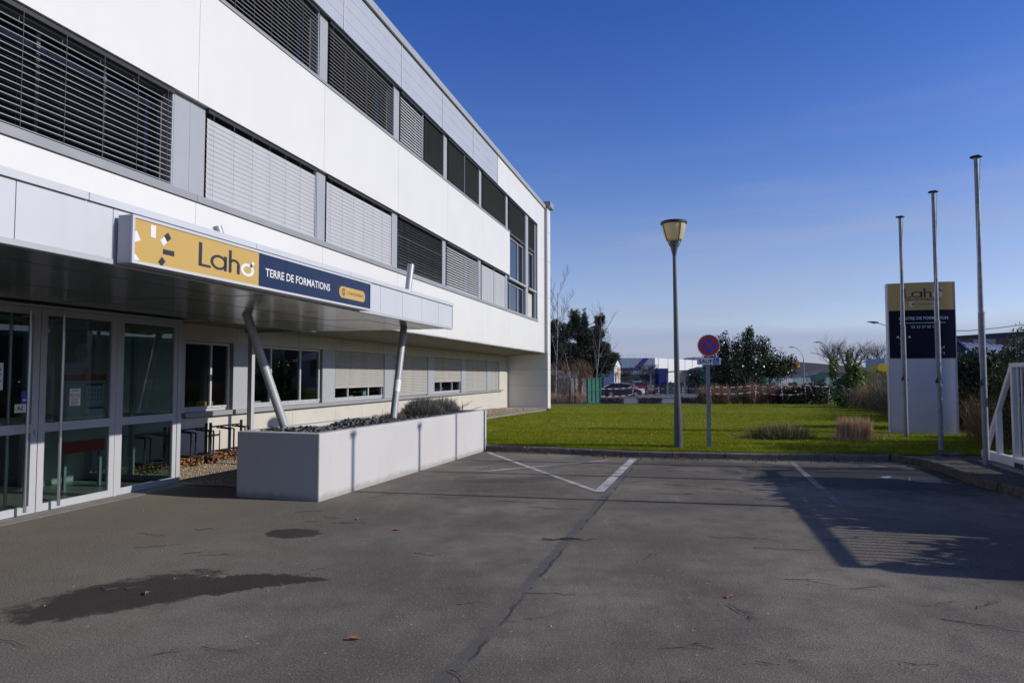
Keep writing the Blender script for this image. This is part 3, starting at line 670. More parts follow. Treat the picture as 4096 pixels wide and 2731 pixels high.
# ground floor wall with its openings
W0 = -9.32
mb = MB()
openings = [(11.08,12.52),(13.14,16.16),(16.82,19.95),(20.58,23.68),(24.33,27.50),(28.10,31.30),(31.98,33.42)]
zs0, zs1 = .88, 2.32; edges = [8.0]+[e for o in openings for e in o]+[35.13]
joints = [8.0,9.6,11.08,13.1,14.75,16.82,18.4,20.0,21.7,23.2,24.9,26.6,28.3,29.9,31.5,33.3,35.13]
for a, c in zip(joints, joints[1:]):
    mb = MB(); mb.box(W0-.2, W0, a+.004, c-.004, -.4, .82); mb.build('wall_panel', M['cream'], BD)
joints2 = [8.0,10.2,12.6,14.95,17.1,19.4,22,24.6,27.2,29.8,32.4,35.13]
for a, c in zip(joints2, joints2[1:]):
    mb = MB(); mb.box(W0-.2, W0, a+.004, c-.004, 2.32, 2.66); mb.build('wall_panel', M['cream'], BD)
mb = MB(); mb.box(W0-.28, W0-.02, 8.0, 35.12, -.4, .82); mb.box(W0-.28, W0-.02, 8.0, 35.12, 2.33, 2.8); mb.build('wall_core', M['sill'], BD)
for a, c in zip(edges[0::2], edges[1::2]):
    wide = c-a > 1
    mb = MB(); mb.box(W0-.2, W0-(.0 if wide else .012), a+.002, c-.002, .82, 2.32); mb.build('wall_panel' if wide else 'pilaster', M['cream'] if wide else M['pilaster'], BD)
for a, c in ((11.0,13.05),(13.1,16.9),(16.9,20.6),(20.6,24.3),(24.3,28.1),(28.1,31.9),(31.9,33.8)):
    mb = MB(); mb.box(W0-.14, W0+.10, a+.003, c-.003, .885, .93); mb.box(W0+.01, W0+.10, a+.003, c-.003, .84, .886); mb.build('window_sill', M['sill'], BD)
for k, (a, c) in enumerate(openings):
    mul = [a+.82] if k == 0 else ([a+(c-a)*.27, a+(c-a)*.68] if c-a > 2 else [a+(c-a)*.5])
    f = glazing(a+.01, c-.05, .935, 2.31, mul, t=W0-.10, gm='glass2', fm='frame')
    mb = MB(); mb.box(W0-.09, W0-.05, a+.02, c-.06, .985, 1.03)
    for q in range(int((c-a)/.33)): mb.box(W0-.05, W0-.048, a+.15+q*.33, a+.19+q*.33, 1.0, 1.012, 1)
    mb.build('bottom_rail', [M['frame'], M['ink']], f)
# roller shutters on five of them
sh_mesh = {}
for (a, c), zb in zip(openings[2:], (1.29,.97,1.38,.945,.945)):
    L = round(c-a-.10, 2); t = W0-.035
    mb = MB(); mb.box(t-.012, t+.014, a+.03, c-.07, zb, zb+.045); root = mb.build('roller_shutter', M['shutter'], BD); org = ORG[root.name]
    if L not in sh_mesh:
        m2 = MB(); pr = [(-.006,-.027),(.003,-.026),(.012,-.013),(.0155,.002),(.010,.017),(-.002,.0235),(-.006,.0235)]
        m2.prism(pr, lambda u, v: (u,-L/2,v), lambda u, v: (u,L/2,v)); o = m2.build('shutter_slat', M['shutter']); sh_mesh[L] = o.data; bpy.data.objects.remove(o)
    z = zb+.073
    while z < 2.30:
        o = bpy.data.objects.new('shutter_slat', sh_mesh[L]); COL.objects.link(o); o.parent = root
        o.location = (t-org[0], (a+c)/2-.02-org[1], z-org[2]); z += .0545
    mb = MB(); mb.box(t-.03, t+.02, c-.068, c-.03, .94, 2.31); mb.build('guide_rail', M['frame_grey'], root)
# white square post by the bicycle racks
mb = MB(); mb.box(-8.90, -8.80, 12.40, 12.50, 0, 2.70); mb.build('post', M['frame'], BD)
# rooms behind the ground floor glass
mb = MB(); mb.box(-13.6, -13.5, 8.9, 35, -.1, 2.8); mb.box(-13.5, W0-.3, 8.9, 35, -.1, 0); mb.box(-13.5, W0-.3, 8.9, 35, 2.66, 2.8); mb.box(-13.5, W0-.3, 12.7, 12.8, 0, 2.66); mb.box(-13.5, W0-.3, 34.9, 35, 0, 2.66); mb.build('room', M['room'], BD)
# ---------------------------------------------------------------- entrance lobby (glazed doors)
TD = -7.6
def leaf(name, s0, s1, rails, st=.085, handle=None, hz=(.06,2.40)):
    mb = MB(); z1 = 2.46
    mb.box(TD-.05, TD, s0, s0+st, 0.01, z1); mb.box(TD-.05, TD, s1-st, s1, .01, z1)
    for a, c in rails: mb.box(TD-.05, TD-.001, s0+st, s1-st, a, c)
    root = mb.build(name, M['frame'], BD)
    for (a, c), (d, e) in zip(rails, rails[1:]):
        m2 = MB(); m2.box(TD-.030, TD-.022, s0+st, s1-st, c, d); m2.build('pane', M['glass'], root)
    if handle is not None:
        for dt, nm in ((.12,'handle'),(-.17,'handle')):
            m2 = MB(); m2.tube([(TD+dt,handle,hz[0]),(TD+dt,handle,hz[1])], .019, 12)
            for z in (hz[0]+.06, hz[1]-.06): m2.tube([(TD+dt,handle,z),(TD-.01 if dt > 0 else TD-.04,handle,z)], .012, 8)
            m2.build(nm, M['steel'], root, True)
    return root
RL = [(.01,.10),(.96,1.07),(2.38,2.46)]
leaf('glazed_door', 4.22, 5.38, RL); d1 = leaf('glazed_door', 5.42, 6.565, RL, handle=6.33); d2 = leaf('glazed_door', 6.575, 7.71, RL, handle=6.77)
leaf('side_window', 7.76, 8.87, RL, .075)
mb = MB(); mb.box(TD-.06, TD+.01, 4.15, 8.95, 2.465, 2.50); mb.box(TD-.055, TD+.004, 7.712, 7.758, 0, 2.465); mb.box(TD-.07, TD+.012, 8.872, 8.95, 0, 2.465); mb.build('door_frame', M['frame'], BD)
# glazed return between the doors and the wall
mb = MB(); mb.box(W0, TD-.07, 8.89, 8.94, 0, .10); mb.box(W0, TD-.07, 8.89, 8.94, .95, 1.06); mb.box(W0, TD-.07, 8.89, 8.94, 2.38, 2.5); mb.box(W0, W0+.08, 8.885, 8.945, .1, 2.38); mb.box(-8.5, -8.42, 8.888, 8.942, .1, 2.38)
f = mb.build('return_window', M['frame_grey'], BD); mb = MB(); mb.box(W0+.08, TD-.07, 8.91, 8.918, .1, 2.38); mb.build('pane', M['glass'], f)
mb = MB(); mb.box(-13, TD-.06, 2, 8.885, -.05, .008); mb.build('lobby_floor', M['floor'], BD)
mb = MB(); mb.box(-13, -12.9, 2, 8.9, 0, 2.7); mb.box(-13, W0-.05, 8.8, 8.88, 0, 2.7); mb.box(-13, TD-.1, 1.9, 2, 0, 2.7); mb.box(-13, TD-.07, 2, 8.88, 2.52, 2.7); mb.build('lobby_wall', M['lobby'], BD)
mb = MB()
for s in (3.9,5.4,6.6,7.8): mb.box(W0-.03, W0+.03, s, s+.08, 0, 2.5)
mb.box(W0-.03, W0+.03, 2, 8.8, .95, 1.05); mb.box(W0-.03, W0+.03, 2, 8.8, 2.42, 2.5); mb.build('inner_door_frame', M['frame_grey'], BD)
mb = MB(); mb.box(-9.30, TD+.28, 2, 8.93, -.02, .006); mb.build('threshold', M['concrete'], BD)
# stickers on the glass
fs = lambda u, v: (TD-.019, u, v)
def sticker(root, nm, s0, s1, z0, z1, m, draw=None, extra=()):
    mb = MB(); mb.box(TD-.0215, TD-.0195, s0, s1, z0, z1)
    if draw: draw(mb)
    return mb.build(nm, [m]+list(extra), root)
def nosmoke(mb):
    w = 7.17-7.01
    for cu in (7.05, 7.125):
        ring(mb, cu, 1.39, .024, .031, fs, 1); diamond(mb, cu, 1.39, .055, .008, -45, fs, 1); rect(mb, cu-.014, cu+.014, 1.387, 1.393, fs, 2)
    for i, z in enumerate((1.345,1.325,1.312,1.300,1.287,1.275)): rect(mb, 7.03, 7.15-(i%3)*.012, z-.003, z+.002, fs, 2)
    rect(mb, 7.03, 7.15, 1.445, 1.451, fs, 2); rect(mb, 7.045, 7.13, 1.458, 1.463, fs, 2)
sticker(d2, 'notice', 7.01, 7.17, 1.26, 1.48, M['signwhite'], nosmoke, (M['red'], M['ink']))
sticker(d1, 'sticker', 6.28, 6.47, 1.21, 1.31, M['signwhite'], lambda mb: put_text(mb, 'A£', 6.31, 6.39, 1.235, 1.29, fs, 1), (M['ink'],))
sticker(d1, 'sticker', 6.36, 6.48, 1.32, 1.46, M['blue'], lambda mb: rect(mb, 6.38, 6.46, 1.345, 1.365, fs, 1), (M['signwhite'],))
sticker(d1, 'notice', 6.00, 6.13, 1.48, 1.79, M['boxblue'], lambda mb: [rect(mb, 6.06, 6.10, z, z+.025, fs, 1) for z in (1.70,1.65,1.57)], (M['ink'],))
mb = MB(); mb.box(TD, TD+.012, 6.515, 6.545, .93, 1.0); mb.build('lock', M['steel'], d1)
# notice board standing inside
IB = fthing('notice_board', 'red framed notice board with papers standing inside the glass doors', 'notice board', -8.6, 8.2)
mb = MB(); mb.box(-8.63, -8.60, 7.84, 8.53, .70, 1.57); mb.build('panel', M['boardpaper'], IB)
mb = MB(); mb.box(-8.635, -8.595, 7.84, 8.54, 1.57, 1.66); mb.box(-8.635, -8.595, 7.82, 8.54, .53, .70); mb.build('rail', M['red'], IB)
mb = MB(); mb.box(-8.64,-8.60,7.86,7.90,0,.53); mb.box(-8.64,-8.60,8.46,8.50,0,.53); mb.build('leg', M['frame_grey'], IB)
fb = lambda u, v: (-8.596, u, v)
mb = MB(); rect(mb, 7.87, 8.14, 1.02, 1.53, fb, 0); rect(mb, 8.18, 8.50, 1.22, 1.53, fb, 0); rect(mb, 8.18, 8.50, .95, 1.17, fb, 0); rect(mb, 8.18, 8.48, 1.49, 1.53, lambda u, v: (-8.594,u,v), 1); rect(mb, 8.22, 8.5, 1.15, 1.18, lambda u, v: (-8.594,u,v), 1)
for i in range(5):
    for j in range(3): rect(mb, 8.21+i*.055, 8.24+i*.055, 1.27+j*.07, 1.31+j*.07, lambda u, v: (-8.593,u,v), 2)
mb.build('paper', [M['paper'], M['blue'], M['frame_grey']], IB)
# things on the window sills inside
def sillbox(nm, label, cat, s, w, h, d, m, t=W0-.30, z=.94, grp=None):
    o = fthing(nm, label, cat, t, s, z, grp); mb = MB(); mb.box(t-d, t, s, s+w, z, z+h); mb.box(t+.001, t+.003, s+w*.3, s+w*.7, z+h*.35, z+h*.4, 1); mb.build('carton', [m, M['ink']], o)
    mb = MB(); mb.box(t-d-.003, t+.004, s-.003, s+w+.003, z+h*.62, z+h+.004); mb.build('lid', m, o)
mb = MB(); mb.box(W0-.55, W0-.13, 8.95, 34.8, .88, .938); mb.build('inner_sill', M['frame'], BD)
sillbox('cardboard_box', 'yellow cardboard box on the inner sill of the small left window', 'box', 12.02, .24, .16, .2, M['boxyellow'])
sillbox('cardboard_box', 'taller pale blue box behind the glass at the left of the wide window', 'box', 13.3, .22, .20, .16, M['boxblue'])
sillbox('cardboard_box', 'long low pale box lying beside the taller pale blue box', 'box', 13.54, .36, .11, .16, M['boxblue'])
sillbox('cardboard_box', 'cream box beside the potted plant under the raised shutter', 'box', 18.15, .26, .11, .15, M['paper'])
sillbox('paper_stack', 'leaning pale folder under the raised shutter right of the potted plant', 'folder', 19.05, .22, .28, .06, M['boxblue'])
sillbox('cup', 'small white cup on the sill under the second raised shutter', 'cup', 25.75, .09, .10, .07, M['paper'])
def pot(s, label):
    o = fthing('potted_plant', label, 'plant', W0-.35, s, .94)
    mb = MB(); mb.lathe([(.06,.94),(.085,1.06),(.08,1.06)], 12, (W0-.35, s)); mb.build('pot', M['ink'], o)
    n = 60; P = np.c_[W0-.35+rng.normal(0,.07,n), s+rng.normal(0,.10,n), 1.14+rng.normal(0,.06,n)]
    V = []; F = []
    for p in P:
        a = rng.normal(size=3); a /= np.linalg.norm(a); c = np.cross(a, rng.normal(size=3)); c /= np.linalg.norm(c); k = len(V); V += [p-a*.04, p+c*.018, p+a*.04, p-c*.018]; F.append((k,k+1,k+2,k+3))
    npmesh('leaf', V, F, M['plant'], o)
pot(17.95, 'dark potted plant on the sill under the first raised shutter')

# ================================================================== ENTRANCE CANOPY
CN = fthing('entrance_canopy', 'flat metal entrance canopy held up by slanting round columns', 'canopy', -5.8, 8)
TC = -4.25
js = [-2.0]+[-2.0+.78*i for i in range(1, 18)]+[11.98]
for a, c in zip(js, js[1:]):
    if c-a > .05: mb = MB(); mb.box(TC-.03, TC, a+.003, c-.003, 2.535, 2.925); mb.build('fascia_panel', M['fascia'], CN)
for i in range(7):
    a = -2+2.0*i; c = min(a+2.0, 12.0); mb = MB(); mb.box(TC-.12, TC+.022, a+.003, c-.003, 2.928, 2.985); mb.build('top_trim', M['fascia'], CN)
mb = MB(); mb.box(TC-.06, TC+.006, -2, 12.0, 2.495, 2.533); mb.build('bottom_trim', M['frame'], CN)
mb = MB(); mb.box(-7.28, TC-.06, 11.96, 11.99, 2.52, 2.95); mb.build('end_panel', M['fascia'], CN)
mb = MB(); mb.box(TC-.02, TC+.008, 11.965, 12.0, 2.535, 2.926); mb.build('corner_trim', M['frame'], CN)
mb = MB(); mb.box(-7.29, TC-.12, -2, 11.95, 2.90, 2.955); mb.build('roof', M['sill'], CN)
us = [-7.28,-6.68,-6.07,-5.46,-4.86,-4.32]
for k in range(5):
    for q, (a, c) in enumerate(((-2,2.9),(2.9,6.4),(6.4,9.6),(9.6,11.97))):
        mb = MB(); mb.box(us[k]+.004, us[k+1]-.004, a+.003, c-.003, 2.505+.003*((k+q)%2), 2.53); mb.build('underside_panel', M['under'], CN)
mb = MB(); mb.box(-8.9, -7.30, 9.0, 9.1, 2.50, 2.60); mb.box(-8.9, -7.30, 12.28, 12.36, 2.52, 2.60); mb.box(-7.42, -7.30, 9.1, 12.36, 2.52, 2.60); mb.build('bracket', M['frame_grey'], CN)
def column(base, und, ztop, r=.062):
    b0 = Vector(base); u = (Vector(und)-b0)/(und[2]-base[2]); p = lambda z: b0+u*(z-base[2])
    mb = MB(); mb.tube([p(.4), p(2.0)], r, 20); mb.tube([p(2.0), p(ztop)], r*.985, 20); o = mb.build('column', M['column'], CN, True)
    return o, p
c1, p1 = column((-5.58,8.68,.85), (-5.99,8.30,2.5), 3.70)
c2, p2 = column((-4.99,11.02,.85), (-4.99,11.45,2.5), 3.70)
mb = MB(); mb.tube([p1(1.47), p1(1.48)], .0635, 20); mb.tube([p1(1.36), p1(1.37)], .0635, 20); mb.build('band', M['frame'], c1, True)
mb = MB(); mb.tube([p2(1.36), p2(1.56)], .0632, 24); st = mb.build('notice', M['signwhite'], c2, True)
mb = MB(); ax = (p2(1.56)-p2(1.36)).normalized()
def wrap(u, v):    # u = angle round the post in metres, v = height along it
    c = p2(1.36+v); a = u/.0634 - 1.25; return tuple(c+Vector((math.cos(a), math.sin(a), 0))*.0637)
for cu in (-.032, .032):
    ring(mb, cu, .125, .020, .027, wrap, 0, n=18); diamond(mb, cu, .125, .044, .006, -45, wrap, 0)
for v in (.075,.058,.042,.026): rect(mb, -.055, 0, v-.004, v+.003, wrap, 0); rect(mb, 0, .05, v-.004, v+.003, wrap, 0)
mb.build('notice_print', M['pink'], c2)

# ------------------------------------------------------------------ fascia sign
SG = fthing('fascia_sign', 'long ochre and navy lettered box sign fixed along the canopy edge', 'sign', -4.1, 6.1, 2.5)
F0 = -4.085; KS = 1.033
def sbox(q, t0, t1, s0, s1, z0, z1): q.box(t0, t1, s0*KS, s1*KS, 1.65+(z0-1.65)*KS, 1.65+(z1-1.65)*KS)
suv = lambda e: (lambda u, v: (F0-e, u*KS, 1.65+(v-1.65)*KS))
mb = MB(); sbox(mb, TC+.03, F0-.012, 4.12, 8.02, 2.475, 2.835); sbox(mb, TC, TC+.031, 4.30, 7.7, 2.6, 2.75); mb.build('casing', M['signgrey'], SG, bevel=.006)
mb = MB(); fw_ = .022
sbox(mb, F0-.012, F0+.004, 4.12, 8.02, 2.475, 2.475+fw_); sbox(mb, F0-.012, F0+.004, 4.12, 8.02, 2.835-fw_, 2.835); sbox(mb, F0-.012, F0+.004, 4.12, 4.12+fw_, 2.475+fw_, 2.835-fw_); sbox(mb, F0-.012, F0+.004, 8.02-fw_, 8.02, 2.475+fw_, 2.835-fw_); mb.build('trim', M['fascia'], SG)
mb = MB(); sbox(mb, F0-.012, F0-.004, 4.142, 5.655, 2.497, 2.813); yp = mb.build('ochre_panel', M['yellow'], SG)
mb = MB(); sbox(mb, F0-.012, F0-.004, 5.657, 6.108, 2.497, 2.813); sbox(mb, F0-.012, F0-.004, 6.113, 7.998, 2.497, 2.813); npn = mb.build('navy_panel', M['navy'], SG)
fp = suv(.0018)
logo_parts(yp, 4.83, 2.565, .64, .20, fp); fp2 = suv(.0012)
mark(yp, M['ink'], lambda q: diamond(q, 5.535, 2.668, .030, .030, 45, fp2)); mark(yp, M['signwhite'], lambda q: diamond(q, 5.563, 2.695, .034, .034, 45, fp2))
# burst of short bars at the left end
mark(yp, M['signwhite'], lambda q: rect(q, 4.30, 4.352, 2.70, 2.795, fp)); mark(yp, M['signwhite'], lambda q: diamond(q, 4.435, 2.693, .055, .052, 40, fp)); mark(yp, M['ink'], lambda q: diamond(q, 4.475, 2.732, .055, .055, 40, fp))
mark(yp, M['ink'], lambda q: rect(q, 4.43, 4.55, 2.592, 2.632, fp)); mark(yp, M['ink'], lambda q: diamond(q, 4.42, 2.530, .05, .06, -40, fp))
mark(yp, M['signwhite'], lambda q: q.add([fp(4.145,2.71),fp(4.145,2.63),fp(4.205,2.655),fp(4.165,2.72)], [(0,1,2,3)])); mark(yp, M['signwhite'], lambda q: q.add([fp(4.145,2.555),fp(4.145,2.50),fp(4.20,2.505)], [(0,1,2)]))
mb = MB(); put_text(mb, 'TERRE DE FORMATIONS', 5.76, 6.99, 2.605, 2.685, fp); mb.build('lettering', M['signwhite'], npn)
mb = MB(); pill(mb, 7.20, 7.86, 2.565, 2.70, fp); mb.build('badge', M['yellow'], npn)
f3 = suv(.0010)
mb = MB(); put_text(mb, 'CCI HAUTS-DE-FRANCE', 7.385, 7.81, 2.618, 2.652, f3); emblem(mb, 7.305, 2.635, .045, f3); mb.build('badge_print', M['ink'], npn)

# ================================================================== PLANTER
PA = math.atan2(1.96, 6.11)
PL = thing('planter', 'long white rendered planter with a slate bed beside the doors', 'planter', (-2.52, 8.99, 0), -PA)
LW, LL, LH, TH = 1.30, 6.42, .885, .15
mb = MB()
def wall(poly):
    mb.prism(poly, lambda u, v: (u, v, -.02), lambda u, v: (u, v, LH))
mb.add([], [])
o8 = [(0,0),(0,LL),(-LW,LL),(-LW,0)]; i8 = [(-TH,TH),(-TH,LL-TH),(-LW+TH,LL-TH),(-LW+TH,TH)]
vs = [(x,y,-.02) for x,y in o8]+[(x,y,LH) for x,y in o8]+[(x,y,LH) for x,y in i8]+[(x,y,.4) for x,y in i8]
fsx = []
for i in range(4):
    j = (i+1) % 4; fsx += [(i,j,4+j,4+i), (4+i,4+j,8+j,8+i), (8+i,8+j,12+j,12+i)]
fsx.append((12,13,14,15)); mb.add(vs, fsx); pw = mb.build('wall', M['rubble'], PL, bevel=.015)
mb = MB(); mb.add([(x,y,.80) for x,y in i8], [(0,1,2,3)]); mb.build('soil', M['soil'], PL)
pm = Matrix.Translation((-2.52,8.99,0)) @ Matrix.Rotation(-PA, 4, 'Z')
def pw_(x, y, z): return pm @ Vector((x, y, z))
def chips(name, n, region, size, flat, m, seed=0, thick=.35):
    r = np.random.default_rng(seed); P = region(r, n); V = np.zeros((n,6,3)); a = r.uniform(0, 6.28, n); tl = r.normal(0, flat, (n,2))
    s = size*r.uniform(.5, 1.4, (n,1)); base = np.array([[1,0,0],[.1,.6,0],[-1,.1,0],[-.1,-.7,0],[0,0,thick],[0,0,-thick*.6]])
    ca, sa = np.cos(a), np.sin(a)
    for k in range(6):
        x, y, z = base[k]; X = x*ca-y*sa; Y = x*sa+y*ca
        V[:,k,0] = P[:,0]+X*s[:,0]; V[:,k,1] = P[:,1]+Y*s[:,0]; V[:,k,2] = P[:,2]+(z+X*tl[:,0]+Y*tl[:,1])*s[:,0]
    Fb = np.array([[0,1,4],[1,2,4],[2,3,4],[3,0,4],[1,0,5],[2,1,5],[3,2,5],[0,3,5]])
    F = (Fb[None]+6*np.arange(n)[:,None,None]).reshape(-1,3); return stuff(npmesh(name, V.reshape(-1,3), F, m))
def slate_region(r, n):
    x = r.uniform(-LW+TH+.02, -TH-.02, n); y = r.uniform(TH+.02, LL-TH-.02, n); z = .815+r.uniform(0,.05,n)+.03*np.sin(y*3)
    return np.array([tuple(pw_(a,b_,c)) for a,b_,c in zip(x,y,z)])
tag(chips('slate_chippings', 5200, slate_region, .048, .45, M['slate'], 3, .16), 'dark grey slate chippings filling the white planter', 'stone chippings')

# ================================================================== PLANTS: generators
def blades(P, D, L, w, tipdrop=0.0):
    """thin triangles: base P, direction D (unit), length L, half width w"""
    n = len(P); side = np.cross(D, rng.normal(size=(n,3))); side /= np.linalg.norm(side, axis=1, keepdims=True)+1e-9
    V = np.zeros((n,3,3)); w = np.reshape(w, (-1,1)); V[:,0] = P-side*w; V[:,1] = P+side*w; V[:,2] = P+D*np.reshape(L, (-1,1)); V[:,2,2] -= tipdrop
    return V.reshape(-1,3), np.arange(3*n).reshape(-1,3)
def leaves(P, size, aspect=.5, up=0.0):
    n = len(P); a = rng.normal(size=(n,3)); a[:,2] += up; a /= np.linalg.norm(a, axis=1, keepdims=True)
    c = np.cross(a, rng.normal(size=(n,3))); c /= np.linalg.norm(c, axis=1, keepdims=True); s = np.reshape(size*rng.uniform(.6,1.3,n), (-1,1))
    V = np.zeros((n,4,3)); V[:,0] = P-a*s; V[:,1] = P+c*s*aspect; V[:,2] = P+a*s; V[:,3] = P-c*s*aspect
    return V.reshape(-1,3), np.arange(4*n).reshape(-1,4)
def dirs(n, spread, up=1.0):
    d = rng.normal(0, spread, (n,3)); d[:,2] = np.abs(d[:,2])+up; return d/np.linalg.norm(d, axis=1, keepdims=True)
def branch_tree(mb, mt, base, height, r0, levels, spread=.55, kids=4, up=.25, seed=0, lean=(0,0), split0=.3, droop=0.0, n0=6, gnarl=.10, shrink=.62):
    rd = random.Random(seed)
    def grow(p, d, L, r, lv):
        k = 4 if lv == 0 else 3; pts = [p]; rr = [r]; q = p.copy(); dd = d.copy()
        for i in range(k):
            dd = (dd+Vector((rd.gauss(0,gnarl), rd.gauss(0,gnarl), rd.gauss(0,gnarl)*.5+(up if lv else 0)*.12-droop*lv*.1))).normalized()
            q = q+dd*(L/k); pts.append(q.copy()); rr.append(r*(1-.62*(i+1)/k) if lv < levels else r*(1-.8*(i+1)/k))
        mb.tube(pts, rr, n0 if lv == 0 else (4 if lv == 1 else 3), mt if lv < 2 else mt+1, cap=False)
        if lv >= levels: return
        nk = kids+(2 if lv == 0 else 0)
        for j in range(nk):
            f = split0+(1-split0)*(j+.5)/nk if lv == 0 else .25+.75*(j+rd.random())/nk
            x = f*k; i = min(int(x), k-1); bp = pts[i].lerp(pts[i+1], x-i); br = rr[i]*.6
            a = Vector((rd.gauss(0,1), rd.gauss(0,1), rd.gauss(0,.5))); a = (a-dd*a.dot(dd)).normalized()
            nd = (dd*(1-spread*.6)+a*spread+Vector((0,0,up*.5))).normalized()
            grow(bp, nd, L*shrink*(1.15-.45*f if lv == 0 else rd.uniform(.7,1.1)), br, lv+1)
    grow(Vector(base), Vector((lean[0], lean[1], 1)).normalized(), height, r0, 0)
def bare_tree(name, label, loc, height, r0, levels=4, mats=('bark','twigs'), group=None, **kw):
    root = thing(name, label, 'tree', loc, 0, group); mb = MB(); branch_tree(mb, 0, (0,0,-.1), height, r0, levels, **kw)
    tr, br = MB(), MB(); tr.v = mb.v; br.v = mb.v
    for f, m in zip(mb.f, mb.m): (tr if m == 0 else br).f.append(f); (tr if m == 0 else br).m.append(0)
    for q, nm, mt in ((tr,'trunk',mats[0]),(br,'branches',mats[1])):
        used = sorted({i for f in q.f for i in f}); mp_ = {i: k for k, i in enumerate(used)}
        q.v = [q.v[i] for i in used]; q.f = [tuple(mp_[i] for i in f) for f in q.f]; q.build(nm, M[mt], root, True)
    return root
def lump(n, c, r, hollow=.55):
    """points in an uneven ellipsoid shell"""
    d = rng.normal(size=(n,3)); d /= np.linalg.norm(d, axis=1, keepdims=True); q = rng.uniform(hollow, 1, n)**.7
    f = 1+.18*np.sin(d[:,0]*5+c[0]*3)+.14*np.sin(d[:,1]*6+d[:,2]*5+c[1])
    return np.array(c)+d*np.array(r)*(q*f)[:,None]
def stem_bush(name, label, cat, loc, size, n, mt, L=(.3,.8), w=.004, spread=.5, group=None, rz=0.0, tufts=0, jag=.25):
    """bare bush: many thin stems filling a box that widens upwards"""
    root = thing(name, label, cat, loc, rz, group); sx_, sy_, sz_ = size
    P = np.c_[rng.uniform(-sx_/2, sx_/2, n), rng.uniform(-sy_/2, sy_/2, n), rng.uniform(0, 1, n)**1.1*sz_*.8]
    hh = 1+jag*np.sin(P[:,0]*3.1+loc[0])*np.sin(P[:,1]*2.3+1)+rng.normal(0,.06,n); P[:,2] *= hh
    V, F = blades(P, dirs(n, spread, .55), rng.uniform(L[0], L[1], n), w); npmesh('stems', V, F, M[mt], root)
    k = max(12, n//90); mb = MB()
    for i in range(k):
        x, y = random.uniform(-sx_/2, sx_/2)*.8, random.uniform(-sy_/2, sy_/2)*.8
        mb.tube([(x*.7,y*.7,-.1),(x*.9+random.gauss(0,.05),y*.9,sz_*.5),(x+random.gauss(0,.12),y+random.gauss(0,.1),sz_*random.uniform(.7,1.05))], [w*2.2,w*1.7,w*.7], 4, cap=False)
    mb.build('main_stems', M['twigs'], root); return root
def leafy_bush(name, label, cat, loc, lumps, n, size, mt, group=None, aspect=.5, up=0, core=True):
    root = thing(name, label, cat, loc, 0, group); tot = sum(l[1][0]*l[1][2] for l in lumps); Vs = []; Fs = []; o = 0
    for c, r in lumps:
        k = int(n*r[0]*r[2]/tot); V, F = leaves(lump(k, c, r), size, aspect, up); Vs.append(V); Fs.append(F+o); o += len(V)
    npmesh('leaves', np.vstack(Vs), np.vstack(Fs), M[mt], root)
    mb = MB()
    for c, r in lumps: mb.tube([(c[0]*.35,c[1]*.35,-.15),(c[0]*.8,c[1]*.8,c[2]*.7),(c[0],c[1],c[2]+r[2]*.5)], [.05,.035,.012], 5, cap=False)
    mb.build('stems', M['bark'], root); return root

# planter plants
def in_planter(x, y, z=.82): return tuple(pw_(x, y, z))
def lavender(label, x, y, R_, h, n, sp=.55):
    root = thing('lavender_bush', label, 'shrub', in_planter(x, y), random.uniform(0,6), 'lavender bushes in the planter')
    d = rng.normal(size=(n,3)); d /= np.linalg.norm(d, axis=1, keepdims=True); d[:,2] = np.abs(d[:,2]); q = rng.uniform(.2,.95,n)
    P = d*np.array([R_,R_*.8,h*.72])*q[:,None]; D = d+rng.normal(0,.35,(n,3))+np.array([0,0,.7]); D /= np.linalg.norm(D, axis=1, keepdims=True)
    V, F = blades(P, D, rng.uniform(.05,.13,n), .0034); npmesh('sprigs', V, F, M['lavender'], root)
    mb = MB()
    for i in range(26):
        a = random.uniform(0,6.28); r = R_*random.uniform(.3,.9)
        mb.tube([(0,0,-.03),(r*.4*math.cos(a),r*.4*math.sin(a),h*.25),(r*math.cos(a),r*.8*math.sin(a),h*random.uniform(.4,.85))], [.010,.007,.003], 4, cap=False)
    mb.build('stems', M['twigs'], root)
lavender('dense grey green lavender bush at the middle of the planter', -.66, 4.55, .50, .50, 15000)
lavender('sparser woody lavender bush leaning towards the far planter end', -.62, 5.45, .40, .48, 6000)
root = thing('low_plant', 'low reddish dry plant with a grassy sprout at the foot of the right column', 'plant', in_planter(-.66, 3.3))
P = np.c_[np.clip(rng.normal(-.05,.12,1800),-.4,.16), np.clip(rng.normal(0,.28,1800),-.55,.55), np.abs(rng.normal(0,.045,1800))]; V, F = blades(P, dirs(1800,.7,.5), rng.uniform(.03,.09,1800), .006); npmesh('foliage', V, F, M['redplant'], root)
P = np.c_[rng.normal(.05,.05,120), rng.normal(-.15,.06,120), np.zeros(120)]; V, F = blades(P, dirs(120,.35), rng.uniform(.12,.26,120), .005); npmesh('sprout', V, F, M['laurel'], root)
root = thing('broken_stems', 'few bare broken red stems sticking up at the far planter end', 'plant', in_planter(-.5, 6.0))
mb = MB()
for i in range(9): mb.tube([(random.gauss(0,.1),random.gauss(0,.12),0),(random.gauss(0,.22),random.gauss(.1,.15),random.uniform(.15,.36))], [.009,.005], 5)
mb.build('stem', M['redplant'], root)

